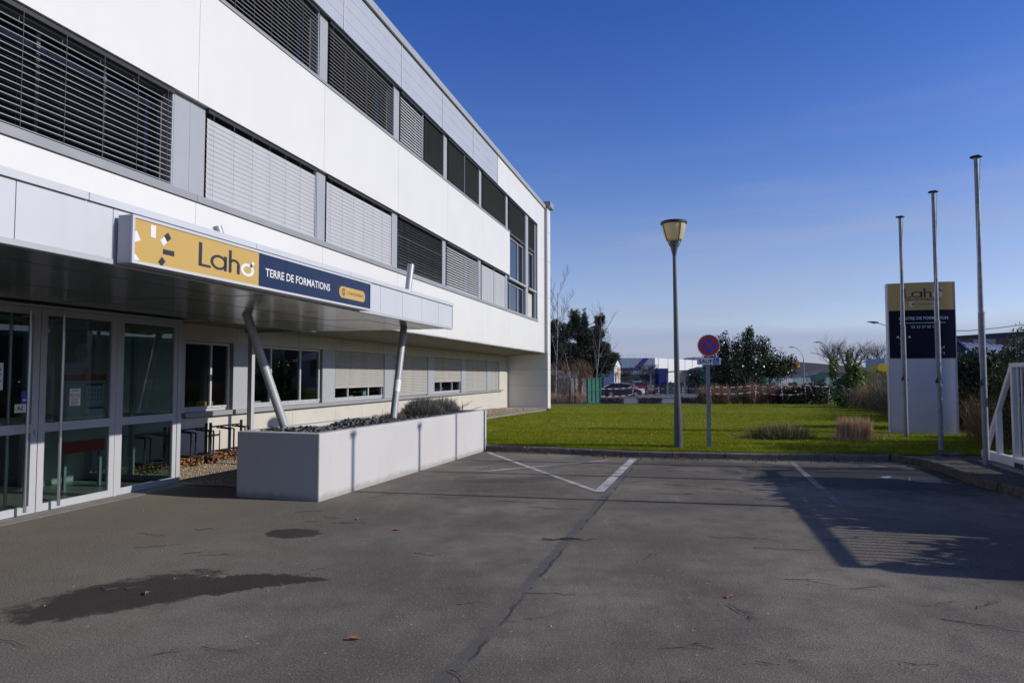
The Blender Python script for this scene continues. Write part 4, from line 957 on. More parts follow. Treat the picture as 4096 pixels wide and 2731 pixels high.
# gravel and dead leaves by the wall
def grav(r, n):
    s = r.uniform(8.95, 15.0, n); t = r.uniform(-9.28, -6.3, n); return np.array([tuple(fw(a, b_, .018)) for a, b_ in zip(t, s)])
tag(chips('gravel', 5200, grav, .017, .5, M['gravel'], 5), 'pale pebble gravel beside the bicycle racks', 'gravel')
def grav2(r, n):
    s = r.uniform(18, 34, n); t = r.uniform(-9.28, -7.0, n); return np.array([tuple(fw(a, b_, float(np.interp(b_,[15,21,26,31,35],[.012,.012,.10,.03,-.06]))+.02)) for a, b_ in zip(t, s)])
tag(chips('gravel', 4200, grav2, .03, .5, M['gravel'], 6), 'tan pebble gravel strip along the far wall foot', 'gravel')
def lv(r, n):
    s = r.uniform(8.95, 13.6, n); t = -9.28+np.abs(r.normal(0,.28,n)); return np.array([tuple(fw(a, b_, .04+abs(random.gauss(0,.02)))) for a, b_ in zip(t, s)])
tag(chips('dead_leaves', 2600, lv, .045, .75, M['deadleaf'], 8, .10), 'brown dead leaves drifted against the wall under the racks', 'leaves')

# bicycle racks
def rack(s0, s1, label):
    t = -8.84; root = fthing('bicycle_rack', label, 'bicycle rack', t, (s0+s1)/2, 0, 'black bicycle racks by the wall')
    for s in (s0, s1): mb = MB(); mb.box(t-.02, t+.02, s-.018, s+.018, 0, .745); mb.build('post', M['black'], root)
    mb = MB(); mb.bar((t,s0,.665),(t,s1,.665),.028,.028); mb.bar((t,s0,.20),(t,s1,.20),.028,.028); mb.bar((t+.30,s0+.12,.20),(t+.30,s1-.1,.20),.024,.024); mb.build('rail', M['black'], root)
    n = 2; e = (s1-s0)/n
    for i in range(n):
        for ds in (-.06, .06):
            s = s0+e*(i+.5)+ds; mb = MB(); mb.bar((t+.30,s,.20),(t+.30,s,.62),.022,.022); mb.bar((t,s,.645),(t+.30,s,.62),.022,.022); mb.bar((t,s,.2),(t+.30,s,.2),.022,.022); mb.build('hoop', M['black'], root)
rack(9.10, 10.05, 'black bicycle rack seen through the glass side window')
rack(10.16, 11.10, 'black bicycle rack just right of the glazed entrance')
rack(11.22, 12.14, 'black bicycle rack nearest the white square post')

# ================================================================== LAMP, SIGN, TOTEM, FLAGPOLES, GATE
LP = thing('street_lamp', 'tall grey lamp post with a cream bowl lantern on the lawn', 'street lamp', (3.44, 14.2, .19))
tilt = Matrix.Rotation(R(-.9), 4, 'Y')
mb = MB(); mb.lathe([(.088,-.2),(.088,.0),(.087,.45),(.074,.85),(.058,1.25),(.051,2.0),(.043,3.0),(.037,3.98)], 24); mb.build('post', M['lampgrey'], LP, True)
mb = MB(); mb.lathe([(.040,3.95),(.046,3.99),(.082,4.16),(.108,4.26)], 24); cone = mb.build('lantern_base', M['lampgrey'], LP, True)
mb = MB(); mb.lathe([(.112,4.262),(.165,4.29),(.205,4.40),(.235,4.52),(.248,4.615)], 28); mb.build('bowl', M['lampglass'], LP, True)
mb = MB(); mb.lathe([(.255,4.615),(.272,4.625),(.275,4.66),(.262,4.678),(.15,4.70),(.0,4.715)], 28); mb.build('lid', M['black'], LP, True)
for k in range(4):
    a = R(20+90*k); c, s = math.cos(a), math.sin(a); mb = MB()
    mb.tube([(c*.10,s*.10,4.15),(c*.172,s*.172,4.285),(c*.213,s*.213,4.40),(c*.243,s*.243,4.52),(c*.258,s*.258,4.625)], .009, 6); mb.build('bracket', M['lampgrey'], LP, True)
LP.rotation_euler = (0, R(-.55), 0)
NS = thing('no_stopping_sign', 'round red and blue no stopping sign on a square grey post', 'road sign', (4.08, 14.22, .19), R(-10))
mb = MB(); mb.box(-.04, .04, -.025, .025, -.2, 2.0); mb.build('post', M['galv'], NS)
c_ = 2.075
fd = lambda y: (lambda u, v: (u+.015, y, v))
def dz(r, y0, y1, m, nm):
    mb = MB(); n = 48; pr = [(r*math.cos(2*math.pi*i/n), c_+r*math.sin(2*math.pi*i/n)) for i in range(n)]
    mb.prism(pr, lambda u, v: (u+.015, y1, v), lambda u, v: (u+.015, y0, v)); return mb.build(nm, m, NS)
disc_o = dz(.228, -.062, -.036, M['signwhite'], 'disc')
mb = MB(); disc(mb, 0, c_, .214, fd(-.0632), 0, 48); mb.build('red_field', M['red'], disc_o)
mb = MB(); disc(mb, 0, c_, .150, fd(-.0640), 0, 48); mb.build('blue_field', M['blue'], disc_o)
mb = MB(); diamond(mb, 0, c_, .31, .042, 45, fd(-.0648)); diamond(mb, 0, c_, .31, .042, -45, fd(-.0654)); mb.build('cross', M['red'], disc_o)
mb = MB(); pp = []
for cx, cz, st in ((.23,1.70,-90),(.23,1.795,0),(-.20,1.795,90),(-.20,1.70,180)):
    for i in range(6): a = R(st+18*i); pp.append((cx+.025*math.cos(a), cz+.025*math.sin(a)))
mb.prism(pp, lambda u, v: (u, -.036, v), lambda u, v: (u, -.060, v)); pl_ = mb.build('plate', M['signwhite'], NS)
fq = lambda u, v: (u, -.0615, v)
mark(pl_, M['ink'], lambda q: put_text(q, 'SAUF', -.19, .08, 1.705, 1.79, fq), 'lettering')
sq = mark(pl_, M['blue'], lambda q: rect(q, .10, .215, 1.685, 1.81, fq), 'blue_square')
def seated(q):      # seated figure in a wheel
    fr_ = lambda u, v: (u, -.0625, v)
    disc(q, .142, 1.795, .009, fr_, 0, 12); diamond(q, .144, 1.758, .010, .052, 4, fr_); rect(q, .144, .172, 1.757, 1.765, fr_); rect(q, .140, .178, 1.732, 1.741, fr_); diamond(q, .184, 1.718, .010, .036, 22, fr_)
    ring(q, .148, 1.722, .021, .028, fr_, 0, 130, 385, 18)
mark(NS, M['signwhite'], seated, 'wheelchair_symbol')
mb = MB(); mb.box(-.05, .05, -.04, .03, 1.72, 1.74); mb.box(-.05, .05, -.04, .03, 2.02, 2.04); mb.build('clamp', M['galv'], NS)

TT = thing('totem_sign', 'tall ochre navy and pale grey lettered totem sign on the lawn', 'totem sign', (9.58, 17.30, .17), R(-17.5))
TWD, THH = 1.46, 3.80; bow = lambda u: -.07*(1-((u-TWD/2)/(TWD/2))**2)
def tpanel(nm, z0, z1, m):
    mb = MB(); n = 14; fr0 = [(TWD*i/n, bow(TWD*i/n)) for i in range(n+1)]; poly = fr0+[(TWD,.24),(0,.24)]
    mb.prism(poly, lambda u, v: (u, v, z0), lambda u, v: (u, v, z1)); return mb.build(nm, m, TT, True)
t1 = tpanel('grey_panel', 0, 1.885, M['totemgrey']); t2 = tpanel('navy_panel', 1.91, 3.105, M['navy2']); t3 = tpanel('ochre_panel', 3.107, THH, M['yellow'])
mb = MB(); mb.box(-.035, -.002, .0, .22, 0, THH+.005); mb.box(TWD+.002, TWD+.02, 0, .22, 0, THH); mb.box(0, TWD, .02, .2, 1.886, 1.909); mb.build('edge_trim', M['fascia'], TT)
ft = lambda e: (lambda u, v: (u, bow(u)-e, v))
logo_parts(t3, .33, 3.42, .735, .235, ft(.004)); mark(t3, M['ink'], lambda q: diamond(q, 1.135, 3.60, .042, .042, 45, ft(.006))); mark(t3, M['signwhite'], lambda q: diamond(q, 1.17, 3.635, .042, .042, 45, ft(.006)))
mb = MB(); put_text(mb, 'TERRE DE FORMATIONS', .33, 1.15, 3.345, 3.395, ft(.004)); mb.build('lettering', M['ink'], t3)
mb = MB(); pill(mb, .45, 1.05, 3.195, 3.315, ft(.004)); mb.build('badge', M['signwhite'], t3)
mb = MB(); put_text(mb, 'CCI HAUTS-DE-FRANCE', .59, 1.0, 3.238, 3.270, ft(.006)); emblem(mb, .53, 3.255, .035, ft(.006)); mb.build('badge_print', M['ink'], t3)
mark(t2, M['signwhite'], lambda q: put_text(q, 'CENTRE DE FORMATION', .22, 1.30, 2.865, 2.94, ft(.004)), 'lettering'); mark(t2, M['signwhite'], lambda q: [rect(q, .22+.17*i, .39+.17*i, 2.777, 2.789, ft(.004)) for i in range(6)], 'underline'); mark(t2, M['signwhite'], lambda q: put_text(q, '03 23 27 00 10', .48, 1.03, 2.655, 2.715, ft(.004)), 'lettering')
for u, v, a_, b_, an, mi in ((.185,2.435,.045,.045,45,0),(.265,2.375,.045,.095,45,1),(.315,2.33,.045,.045,45,0),(.25,2.27,.045,.045,45,1),(.435,2.435,.045,.045,45,0),(1.13,2.155,.042,.022,-40,0),(1.10,2.10,.065,.022,0,0),(1.13,2.045,.042,.022,40,0),(1.19,2.175,.022,.055,0,0),(1.19,2.025,.022,.055,0,0)):
    mark(t2, M['yellow' if mi else 'signwhite'], lambda q: diamond(q, u, v, a_, b_, an, ft(.004)))

def flagpole(x, y, z, h, label, sway=0):
    o = thing('flagpole', label, 'flagpole', (x, y, z), 0, 'bare galvanised flagpoles in a row')
    mb = MB(); mb.tube([(0,0,-.1),(0,0,2.6)], .049, 16); mb.tube([(0,0,2.6),(0,0,h)], .037, 16); mb.build('pole', M['galv'], o, True)
    mb = MB(); mb.tube([(0,0,2.585),(0,0,2.61)], .054, 16); mb.build('collar', M['frame_grey'], o, True)
    mb = MB(); mb.lathe([(.04,h),(.095,h+.008),(.095,h+.026),(.03,h+.04)], 16); mb.build('cap', M['black'], o, True)
    mb = MB(); mb.tube([(-.075,-.02,1.35),(-.045,-.02,1.45)], .02, 6); mb.tube([(-.06,-.03,1.38),(.06,-.03,1.36)], .012, 6); mb.build('cleat', M['black'], o)
    mb = MB(); sg = random.choice((-1,1)); mb.tube([(-.06,-.03,1.4),(-.085+.02*sway,-.03,2.0),(-.07,-.03,2.9),(.05*sway-.05,-.03,h*.75),(.06,-.03,h)], .006, 5); mb.build('halyard', M['greypanel'], o)
flagpole(9.16, 15.95, .18, 5.18, 'farthest of the bare flagpoles, standing before the left half of the totem')
flagpole(8.63, 13.82, .14, 5.24, 'middle bare flagpole, standing before the right half of the totem', 1)
flagpole(8.07, 11.70, .12, 5.30, 'nearest visible bare flagpole, standing in front of the white gate')
flagpole(7.95, 10.05, .12, 5.25, 'bare flagpole just out of frame beyond the right edge, beside the white gate')
flagpole(7.15, 8.00, .12, 5.22, 'last bare flagpole of the row, out of frame on the right', 1)

GT = fthing('sliding_gate', 'white painted sliding gate with a slanting tail frame at the right edge', 'gate', 5.15, 10.4, .12)
tg = 5.15
mb = MB(); mb.box(tg-.05, tg+.05, 6.75, 14.15, .16, .31); mb.build('bottom_beam', M['gatewhite'], GT, bevel=.008)
mb = MB(); mb.box(tg-.035, tg+.035, 6.75, 12.98, 1.78, 1.85); mb.build('top_rail', M['gatewhite'], GT)
mb = MB(); mb.bar((tg,14.08,.31),(tg,12.95,1.80),.06,.075); mb.build('diagonal_brace', M['gatewhite'], GT)
for s, h in ((13.52,1.02),(12.90,1.78),(10.8,1.78),(8.8,1.78),(6.80,1.78)):
    mb = MB(); mb.box(tg-.04, tg+.04, s-.04, s+.04, .31, h); mb.build('post', M['gatewhite'], GT)
for i in range(48):
    s = 12.75-.122*i
    if s > 6.9 and min(abs(s-q) for q in (10.8,8.8)) > .06: mb = MB(); mb.box(tg-.012, tg+.012, s-.012, s+.012, .31, 1.78); mb.build('bar', M['gatewhite'], GT)
mb = MB(); mb.box(tg-.06, tg-.05, 12.55, 12.85, .14, .24); mb.build('roller_bracket', M['black'], GT)
o = fthing('guard_rail', 'low pale steel rail on the ground behind the white gate', 'rail', 5.5, 12, .12); mb = MB(); mb.box(5.46, 5.54, 7, 14.0, .12, .24); mb.build('rail', M['gatewhite'], o)
o = fthing('concrete_slab', 'low concrete slab at the foot of the middle flagpole', 'slab', 4.8, 15.0, .1); mb = MB(); mb.box(4.6, 4.98, 14.6, 15.1, .05, .165); mb.build('slab', M['kerb_mossy'], o, bevel=.01)
o = fthing('concrete_slab', 'concrete footing beneath the tip of the white gate', 'slab', 5.2, 13.5, .1); mb = MB(); mb.box(4.95, 5.4, 11.9, 13.9, .05, .155); mb.build('slab', M['concrete'], o, bevel=.01)

# ================================================================== LAWN GRASS AND CLUMPS
def grass_pts(n, c0, c1, y1, pw, jit=0):
    c = rng.uniform(c0, c1, n); f = rng.uniform(0, 1, n)**pw; out = np.zeros((n,3))
    for i in range(n):
        y0 = 13.3 if xl(14)+c[i] > -.5 else 15.3
        y = y0+(y1-y0)*f[i]; x = xl(y)+c[i]
        ky = kerb_y(x)+.12
        if y < ky: y = ky+rng.uniform(0,.5)
        out[i] = (x, y, lz(x, y)+.004)
    return out
P = np.vstack([grass_pts(95000, 2.0, 14.0, 19.5, 1.15), grass_pts(60000, .1, 15, 30, .9), grass_pts(20000, .1, 20, 46, .9)])
far = np.clip((P[:,1]-14)/25, 0, 1); n = len(P)
keep = (P[:,0] > -.45) | (P[:,1] > 15.25); P = P[keep]; far = far[keep]; n = len(P)
V, F = blades(P, dirs(n, .55, .55), rng.uniform(.025,.06,n)*(1+.5*far), .0035+.007*far)
tag(stuff(npmesh('grass', V, F, M['grass'])), 'short green winter grass covering the lawn', 'grass')
n = 5200; xk = rng.uniform(-.5, 7.3, n); P = np.c_[xk, [kerb_y(q)+.12+abs(random.gauss(0,.05)) for q in xk], np.full(n,.11)]; D = dirs(n, .6, .5); D[:,1] -= .35
V, F = blades(P, D, rng.uniform(.03,.10,n), .004); tag(stuff(npmesh('grass', V, F, M['grass'])), 'longer ragged grass fringe hanging over the kerb', 'grass')
def dai(r, n):
    c = r.uniform(.3, 13, n); f = r.uniform(0,1,n)**1.3; y = 13.8+14*f; x = np.array([xl(q) for q in y])+c; k = (x > -.4)&(x < 9); x, y = x[k], y[k]; return np.c_[x, y, [lz(a, b_)+.03 for a, b_ in zip(x, y)]]
P0 = dai(np.random.default_rng(31), 700); tag(chips('fallen_leaves', len(P0), lambda r, n: P0, .022, .6, M['straw'], 32), 'small pale dead leaves and daisies dotted over the lawn', 'leaves')
def tuft(name, label, cat, loc, sx_, sy_, h, n, mt, spread, group=None, w=.006):
    root = thing(name, label, cat, loc, 0, group); P = np.c_[rng.normal(0,sx_/3.2,n), rng.normal(0,sy_/3.2,n), np.zeros(n)]
    D = dirs(n, spread, 1.0); D[:,0] += P[:,0]*1.1; D[:,1] += P[:,1]*1.1; D /= np.linalg.norm(D, axis=1, keepdims=True)
    V, F = blades(P, D, rng.uniform(.35,1,n)*h, w); npmesh('stalks', V, F, M[mt], root); return root
o = tuft('ornamental_grass', 'low green and straw coloured grass clump on the lawn', 'grass clump', (6.15,15.75,.19), .85, .6, .42, 3800, 'tuft', .5)
P = np.c_[rng.normal(.1,.25,120), rng.normal(0,.2,120), np.full(120,.05)]; V, F = blades(P, dirs(120,.2), rng.uniform(.25,.4,120), .006); npmesh('dry_stalks', V, F, M['straw'], o)
o = thing('ornamental_grass', 'upright cut clump of dead straw coloured grass left of the totem', 'grass clump', (7.74,15.5,.19))
P = np.c_[rng.uniform(-.36,.36,3200), rng.uniform(-.26,.26,3200), np.zeros(3200)]; P = P[(P[:,0]/.36)**2+(P[:,1]/.26)**2 < 1]; n = len(P)
D = dirs(n, .10); D[:,0] += P[:,0]*.15; V, F = blades(P, D, np.minimum(rng.uniform(.30,.66,n), .53+rng.normal(0,.05,n)), .006); npmesh('stalks', V, F, M['straw'], o)
P = np.c_[rng.normal(0,.28,500), rng.normal(0,.2,500), np.full(500,.02)]; V, F = blades(P, dirs(500,.7,.5), rng.uniform(.15,.4,500), .004); npmesh('bent_stalks', V, F, M['straw'], o)

# twigs and leaves lying on the asphalt
def twig(x, y, L, ang, r=.0026, fork=True, m='twigs', lab='thin dark twig fallen on the asphalt', grp='twigs fallen on the asphalt'):
    o = thing('twig', lab, 'twig', (x, y, .004), R(ang), grp); mb = MB(); n = 5; pts = [Vector((L*i/n, random.gauss(0,.05)*L if i else 0, r+abs(random.gauss(0,.004)))) for i in range(n+1)]
    mb.tube(pts, [r*(1-.6*i/n) for i in range(n+1)], 5)
    if fork:
        for k in range(random.randint(2,5)):
            p = pts[random.randint(1,4)]; a = random.uniform(-.9,.9); l = L*random.uniform(.2,.45)
            mb.tube([p, p+Vector((l*.5*math.cos(a), l*.5*math.sin(a), .006)), p+Vector((l*math.cos(a*.8), l*math.sin(a*.8), .002))], [r*.7,r*.5,r*.3], 4)
    mb.build('stem', M[m], o)
for x, y, L, a in ((2.0,7.05,.9,-12),(2.3,6.6,.8,-10),(3.1,6.9,.6,15),(1.55,5.0,.42,-70),(2.9,4.7,.6,-30),(3.3,4.9,.5,35),(.9,4.2,.7,8),(1.9,9.6,.8,-8),(2.3,10.4,.9,-20),(1.7,10.6,.7,10),(2.9,10.0,.6,-30),
                   (-.2,9.0,.7,-4),(.2,8.6,.8,-14),(-1.1,9.3,.6,-6),(-.9,11.0,.5,12),(.3,11.3,.6,-10),(-3.9,7.2,.5,-14),(-3.6,6.6,.55,20),(-3.4,7.4,.4,2),(-2.0,7.7,.5,-3),(-2.6,8.3,.4,16),(1.2,6.2,.35,60),(2.2,5.6,.5,-25),(3.6,5.9,.5,10),(2.6,5.35,.45,8),(4.0,6.6,.5,-15),(3.9,8.0,.7,-10),(.6,3.6,.45,25),(1.5,3.5,.6,4),(-.35,3.9,.4,-60),(-.9,6.4,.3,-25),(-.4,5.0,.25,15),(2.6,12.1,.5,30),(1.2,12.4,.6,0)):
    twig(x, y, L*.75, a)
for i in range(40):
    twig(random.uniform(-3.5,4.8), random.uniform(3.2,12.8), random.uniform(.12,.4), random.uniform(-40,40), .0024, True, 'paletwigs' if i % 2 else 'twigs', 'short pale twig fallen on the asphalt' if i % 2 else 'thin dark twig fallen on the asphalt', 'pale twigs on the asphalt' if i % 2 else 'twigs fallen on the asphalt')
twig(.30, 6.92, .50, -3, .011, True, 'paletwigs', 'thick pale forked stick lying across the asphalt seam', None)
for x, y, c in ((-1.22,7.35,'by the small damp spot'),(-.98,4.35,'nearest the camera'),(-2.75,5.25,'inside the big damp patch'),(-1.75,7.9,'in front of the planter corner'),(1.62,5.15,'beside a forked twig at the middle right')):
    o = thing('fallen_leaf', 'single orange brown leaf on the asphalt '+c, 'leaf', (x, y, .004), random.uniform(0,6)); mb = MB()
    mb.add([(0,-.045,.002),(.022,-.01,.016),(.012,.03,.020),(0,.055,.006),(-.014,.028,.018),(-.024,-.012,.012),(0,0,.004)], [(0,1,6),(1,2,6),(2,3,6),(3,4,6),(4,5,6),(5,0,6)]); mb.build('blade', M['deadleaf'], o)
def peb(r, n): 
    x = r.uniform(-4.5, 5, n); y = r.uniform(3.0, 13, n); return np.c_[x, y, np.full(n,.003)][(y < 13)]
tag(chips('pebbles', 230, peb, .009, .3, M['speck'], 21), 'tiny pale pebbles and crumbs scattered over the asphalt', 'pebbles')
def lit(r, n):
    t = np.clip(np.concatenate([r.normal(c_, .035, n//6+1) for c_ in (.02,.13,.33,.52,.71,.94)])[:n], 0, 1); t[::3] = r.uniform(0,1,len(t[::3])); x = -.6+7.6*t; y = np.array([kerb_y(q)-.06-abs(random.gauss(0,.12)) for q in x]); return np.c_[x, y, np.full(n,.01)]
tag(chips('leaf_litter', 620, lit, .020, .7, M['litter'], 22, .10), 'brown leaf litter collected along the kerb foot', 'leaf litter')

# ================================================================== HEDGES AND SHRUBS ON THE RIGHT
leafy_bush('evergreen_hedge', 'tall glossy dark hedge just right of the totem', 'hedge', (12.4,18.9,.17), [((0,0,1.0),(.9,1.0,1.15)),((.75,-.3,1.05),(.7,.9,1.05)),((-.35,.3,.8),(.7,.7,1.0)),((1.5,-.9,.9),(.6,.8,.9))], 21000, .058, 'everg')
stem_bush('bare_shrub', 'brown leafless shrub behind the nearest flagpole', 'shrub', (11.35,15.3,.17), (1.5,1.5,.85), 3600, 'olivestem', (.2,.5), .005, .55)
stem_bush('bare_shrub', 'reddish leafless shrub partly behind the white gate', 'shrub', (10.25,14.3,.13), (1.1,1.2,1.0), 2600, 'brownstem', (.25,.6), .005, .55)
leafy_bush('thuja_hedge', 'dense dark conifer hedge at the right edge behind the gate', 'hedge', (10.0,13.35,.12), [((0,0,1.2),(.55,.6,1.25)),((.9,-.5,1.25),(.7,.7,1.25)),((.3,-.8,1.2),(.6,.6,1.2)),((1.25,.75,1.2),(.6,.7,1.25))], 34000, .033, 'thuja', None, .35, 1.2)
# hedge beyond the right edge: its shade falls over the bays (lower notch towards the near end)
root = fthing('clipped_hedge', 'thick clipped hedge behind the gate, out of frame on the right', 'hedge', 5.9, 9.8, .12)
Vs = []; Fs = []; k = 0
for s0, s1, h0, h1, n in ((8.35,12.3,1.85,2.15,9000),(7.05,8.35,1.62,1.28,2600),(6.70,7.0,1.82,1.82,700)):
    f = rng.uniform(0,1,n); s = s0+(s1-s0)*f; h = h0+(h1-h0)*f+rng.normal(0,.04,n); t = rng.uniform(5.45,6.6,n); z = .1+h*rng.uniform(0,1,n)**.8
    Pp = np.c_[t, s, z]; V, F = leaves(Pp, .085, .6); Vs.append(V); Fs.append(F+k); k += len(V)
npmesh('leaves', np.vstack(Vs), np.vstack(Fs), M['bushgreen'], root)
mb = MB(); mb.prism([(6.66,.1),(6.66,1.88),(6.98,1.84),(7.05,1.66),(8.25,1.22),(8.32,1.84),(12.2,1.95),(12.2,.1)], lambda u, v: (5.75,u,v), lambda u, v: (6.3,u,v)); mb.build('inner_growth', M['soil'], root)
# row between lawn and street
def hedge_at(f): return Vector((12.6+f*9.5, 20.6+f*24.0, 0))
for i, (nm, lab, mt, f, sz, n) in enumerate((('bare_shrub','grey leafless hedge bush immediately left of the totem','greystem',.10,(2.6,2.2,1.5),3600),('bare_shrub','second grey leafless bush left of the totem, below the yellow skip','greystem',.24,(2.4,2.2,1.4),3000),
        ('bare_shrub','olive brown leafless bush in front of the wire mesh fence','olivestem',.38,(2.4,2.2,1.25),2800),('bare_shrub','brown leafless bush just right of the bright laurel','brownstem',.53,(2.6,2.2,1.2),2600),('bare_shrub','low grey brown bush at the foot of the bright laurel','greystem',.66,(2.6,2.4,1.0),2400),('bare_shrub','grey stemmed bush just left of the bright laurel','olivestem',.84,(3.0,2.4,1.1),2400))):
    p = hedge_at(f); stem_bush(nm, lab, 'shrub', (p.x+.6, p.y, zl(p.y)), sz, n, mt, (.3,.75), .007+.004*f, .5, 'leafless hedge bushes beside the lawn', -1.2)
stem_bush('red_shrub', 'dark red twigged bush rising left of the totem', 'shrub', (14.9,24.4,.1), (1.5,1.6,1.9), 2600, 'brownstem', (.2,.5), .008, .5)
p = Vector((18.9,38.6)); leafy_bush('laurel_bush', 'bright green laurel with two leafy upright shoots', 'shrub', (p.x,p.y,-.2), [((0,0,.9),(.75,.7,1.1)),((.6,0,1.5),(.55,.5,.9)),((-.75,0,2.3),(.22,.2,.75)),((.15,0,2.45),(.20,.2,.8)),((.55,0,1.9),(.35,.3,.6))], 2600, .12, 'laurel', None, .42)
leafy_bush('evergreen_shrub', 'low dark evergreen shrub behind the tape right of centre', 'shrub', (19.9,46.2,-.35), [((0,0,.5),(1.7,1.1,.95)),((1.1,.4,.6),(1.0,.9,.95)),((-1.1,.2,.4),(1.1,.9,.75))], 4200, .10, 'bushgreen')
stem_bush('brown_shrub', 'broad rust brown leafless shrub left of the dark evergreen shrub', 'shrub', (18.4,47.5,-.38), (4.4,2.0,1.25), 4600, 'brownstem', (.3,.8), .011, .6)
stem_bush('tall_grass', 'rust coloured tall dry grass just right of the road sign post', 'grass clump', (14.0,47.6,-.4), (1.9,1.4,.9), 2600, 'brownstem', (.4,1.0), .010, .22)
stem_bush('bare_shrub', 'low grey leafless shrub beneath the big glossy tree', 'shrub', (16.3,48.5,-.4), (2.6,1.4,1.0), 1500, 'greystem', (.3,.6), .010, .6)

# ================================================================== BEYOND THE LAWN
# big glossy evergreen and the slim tree beside it
ET = thing('evergreen_tree', 'broad glossy dark evergreen tree behind the road sign', 'tree', (22.2,64.5,-.6))
mb = MB(); branch_tree(mb, 0, (0,0,-.1), 3.4, .16, 2, seed=4, kids=5, spread=.7, split0=.2, up=.3); mb.m = [0]*len(mb.m); mb.build('trunk', M['bark'], ET)
Vs = []; Fs = []; k = 0
for c, r, n in (((-1.6,0,3.2),(2.0,1.8,2.0),2600),((1.0,0,3.3),(2.2,1.9,2.1),3000),((-2.9,0,2.4),(1.5,1.4,1.6),1200),((2.9,0,2.9),(1.6,1.4,1.3),1300),((0,0,5.0),(.95,.9,1.7),900),((-2.3,0,4.9),(.75,.7,1.5),600),((-3.6,0,4.3),(.6,.6,1.2),350),((-1.0,0,4.7),(.6,.6,1.2),350),((1.5,0,5.0),(.8,.8,1.1),450),((4.0,0,3.4),(.8,.8,.8),350),((-4.9,0,2.0),(.9,.9,.9),400),((.4,0,1.3),(2.6,1.6,.7),900),((-2.6,0,1.2),(2.2,1.5,.8),800),((.3,0,6.2),(.45,.45,.7),160)):
    V, F = leaves(lump(int(n*1.9), c, r, .25), .10, .5); Vs.append(V); Fs.append(F+k); k += len(V)
npmesh('crown', np.vstack(Vs), np.vstack(Fs), M['everg'], ET)
bare_tree('young_tree', 'slim young leafless tree tied to stakes in front of the glossy evergreen', (17.6,50.3,-.42), 2.2, .04, 3, seed=12, kids=4, spread=.5, split0=.45)
for k, x in enumerate((15.0,15.65,16.5,19.4)):
    o = thing('wooden_stake', 'thin pale wooden stake standing among the bare shrubs', 'stake', (x, 50, -.42), 0, 'wooden stakes under the evergreen tree'); mb = MB(); mb.tube([(0,0,0),(random.gauss(0,.05),0,1.5)], .035, 6); mb.build('stake', M['paletwigs'], o)

# pines and birches by the end of the building
def pine(label, loc, h, blobs, seed):
    root = thing('pine_tree', label, 'tree', loc, 0, 'pine trees beyond the fence'); rd = random.Random(seed); mb = MB()
    mb.tube([(0,0,-.2),(.1,0,h*.3),(-.05,.1,h*.6),(.1,0,h*.95)], [.19,.15,.10,.03], 8, cap=False)
    Vs = []; Fs = []; k = 0
    for c, r, n in blobs:
        mb.tube([(0,0,max(.8,c[2]-.9)),(c[0]*.5,c[1]*.5,c[2]-.35),c], [.06,.04,.015], 4, cap=False)
        P0 = lump(int(n*2.4), c, r, .1); m_ = 14      # each needle tuft: a small brush
        P1 = np.repeat(P0, m_, 0); D = dirs(len(P1), .9, .35); V, F = blades(P1, D, rng.uniform(.16,.34,len(P1)), .017); Vs.append(V); Fs.append(F+k); k += len(V)
    mb.build('trunk', M['bark'], root, True); npmesh('needles', np.vstack(Vs), np.vstack(Fs), M['pine'], root)
pine('tall dark pine with ragged twin tops beyond the mesh fence', (6.1,62,-.58), 8.4, [((-.4,0,7.2),(.55,.5,1.0),130),((.5,0,7.0),(.35,.35,1.1),90),((1.7,0,6.8),(.35,.35,.9),70),((2.1,0,7.2),(.30,.3,.6),50),((-1.0,0,6.0),(1.1,.9,.9),240),((.6,0,5.6),(1.2,1.0,.9),240),((1.7,0,5.9),(.8,.8,.7),130),((2.1,0,4.6),(1.0,.9,.6),170),((-.8,0,4.4),(1.6,1.2,.9),330),((.9,0,4.0),(1.5,1.2,.8),280),((2.7,0,3.7),(.9,.8,.55),130),((3.1,0,3.9),(.45,.4,.35),60),((1.9,0,2.9),(1.3,1.0,.6),190),((0,0,2.9),(1.8,1.1,.7),300),((-.2,0,6.6),(.8,.7,.7),120),((2.4,0,3.0),(1.0,.8,.6),150),((1.2,0,2.2),(1.2,.9,.5),140),((1.3,0,5.1),(.9,.8,.8),150),((0,0,3.6),(1.3,1.0,.7),160)], 1)
pine('wider dark pine half hidden behind the building end', (4.0,64,-.6), 7.4, [((-.2,0,6.6),(1.0,.9,.8),200),((-.6,0,5.4),(1.3,1.1,.9),280),((.4,0,5.0),(1.2,1,.8),230),((-.3,0,4.0),(1.7,1.3,.8),320),((.2,0,3.0),(1.7,1.2,.7),300),((-1.6,0,4.9),(1.0,.9,.8),160)], 2)
bare_tree('birch_tree', 'slender white birch with fine bare twigs against the building corner', (3.35,53,-.45), 8.6, .06, 4, ('birch','twigs'), None, seed=22, kids=8, spread=.55, up=.5, split0=.22, gnarl=.05, shrink=.36)
bare_tree('birch_tree', 'double stemmed white birch standing in front of the pines', (6.2,52,-.45), 6.2, .05, 4, ('birch','twigs'), None, seed=23, kids=7, spread=.5, up=.5, split0=.25, gnarl=.05, shrink=.38)
bare_tree('birch_tree', 'thin leaning birch sapling behind the mesh fence', (5.4,54,-.46), 4.2, .035, 3, ('birch','twigs'), None, seed=25, kids=5, lean=(-.25,0), spread=.5, split0=.25, gnarl=.06, shrink=.42)
stem_bush('bare_shrub', 'tangle of bare purple brown twigs under the pines beyond the mesh fence', 'shrub', (4.6,56,-.48), (4.0,2.0,3.4), 2600, 'brownstem', (.4,1.1), .008, .7)
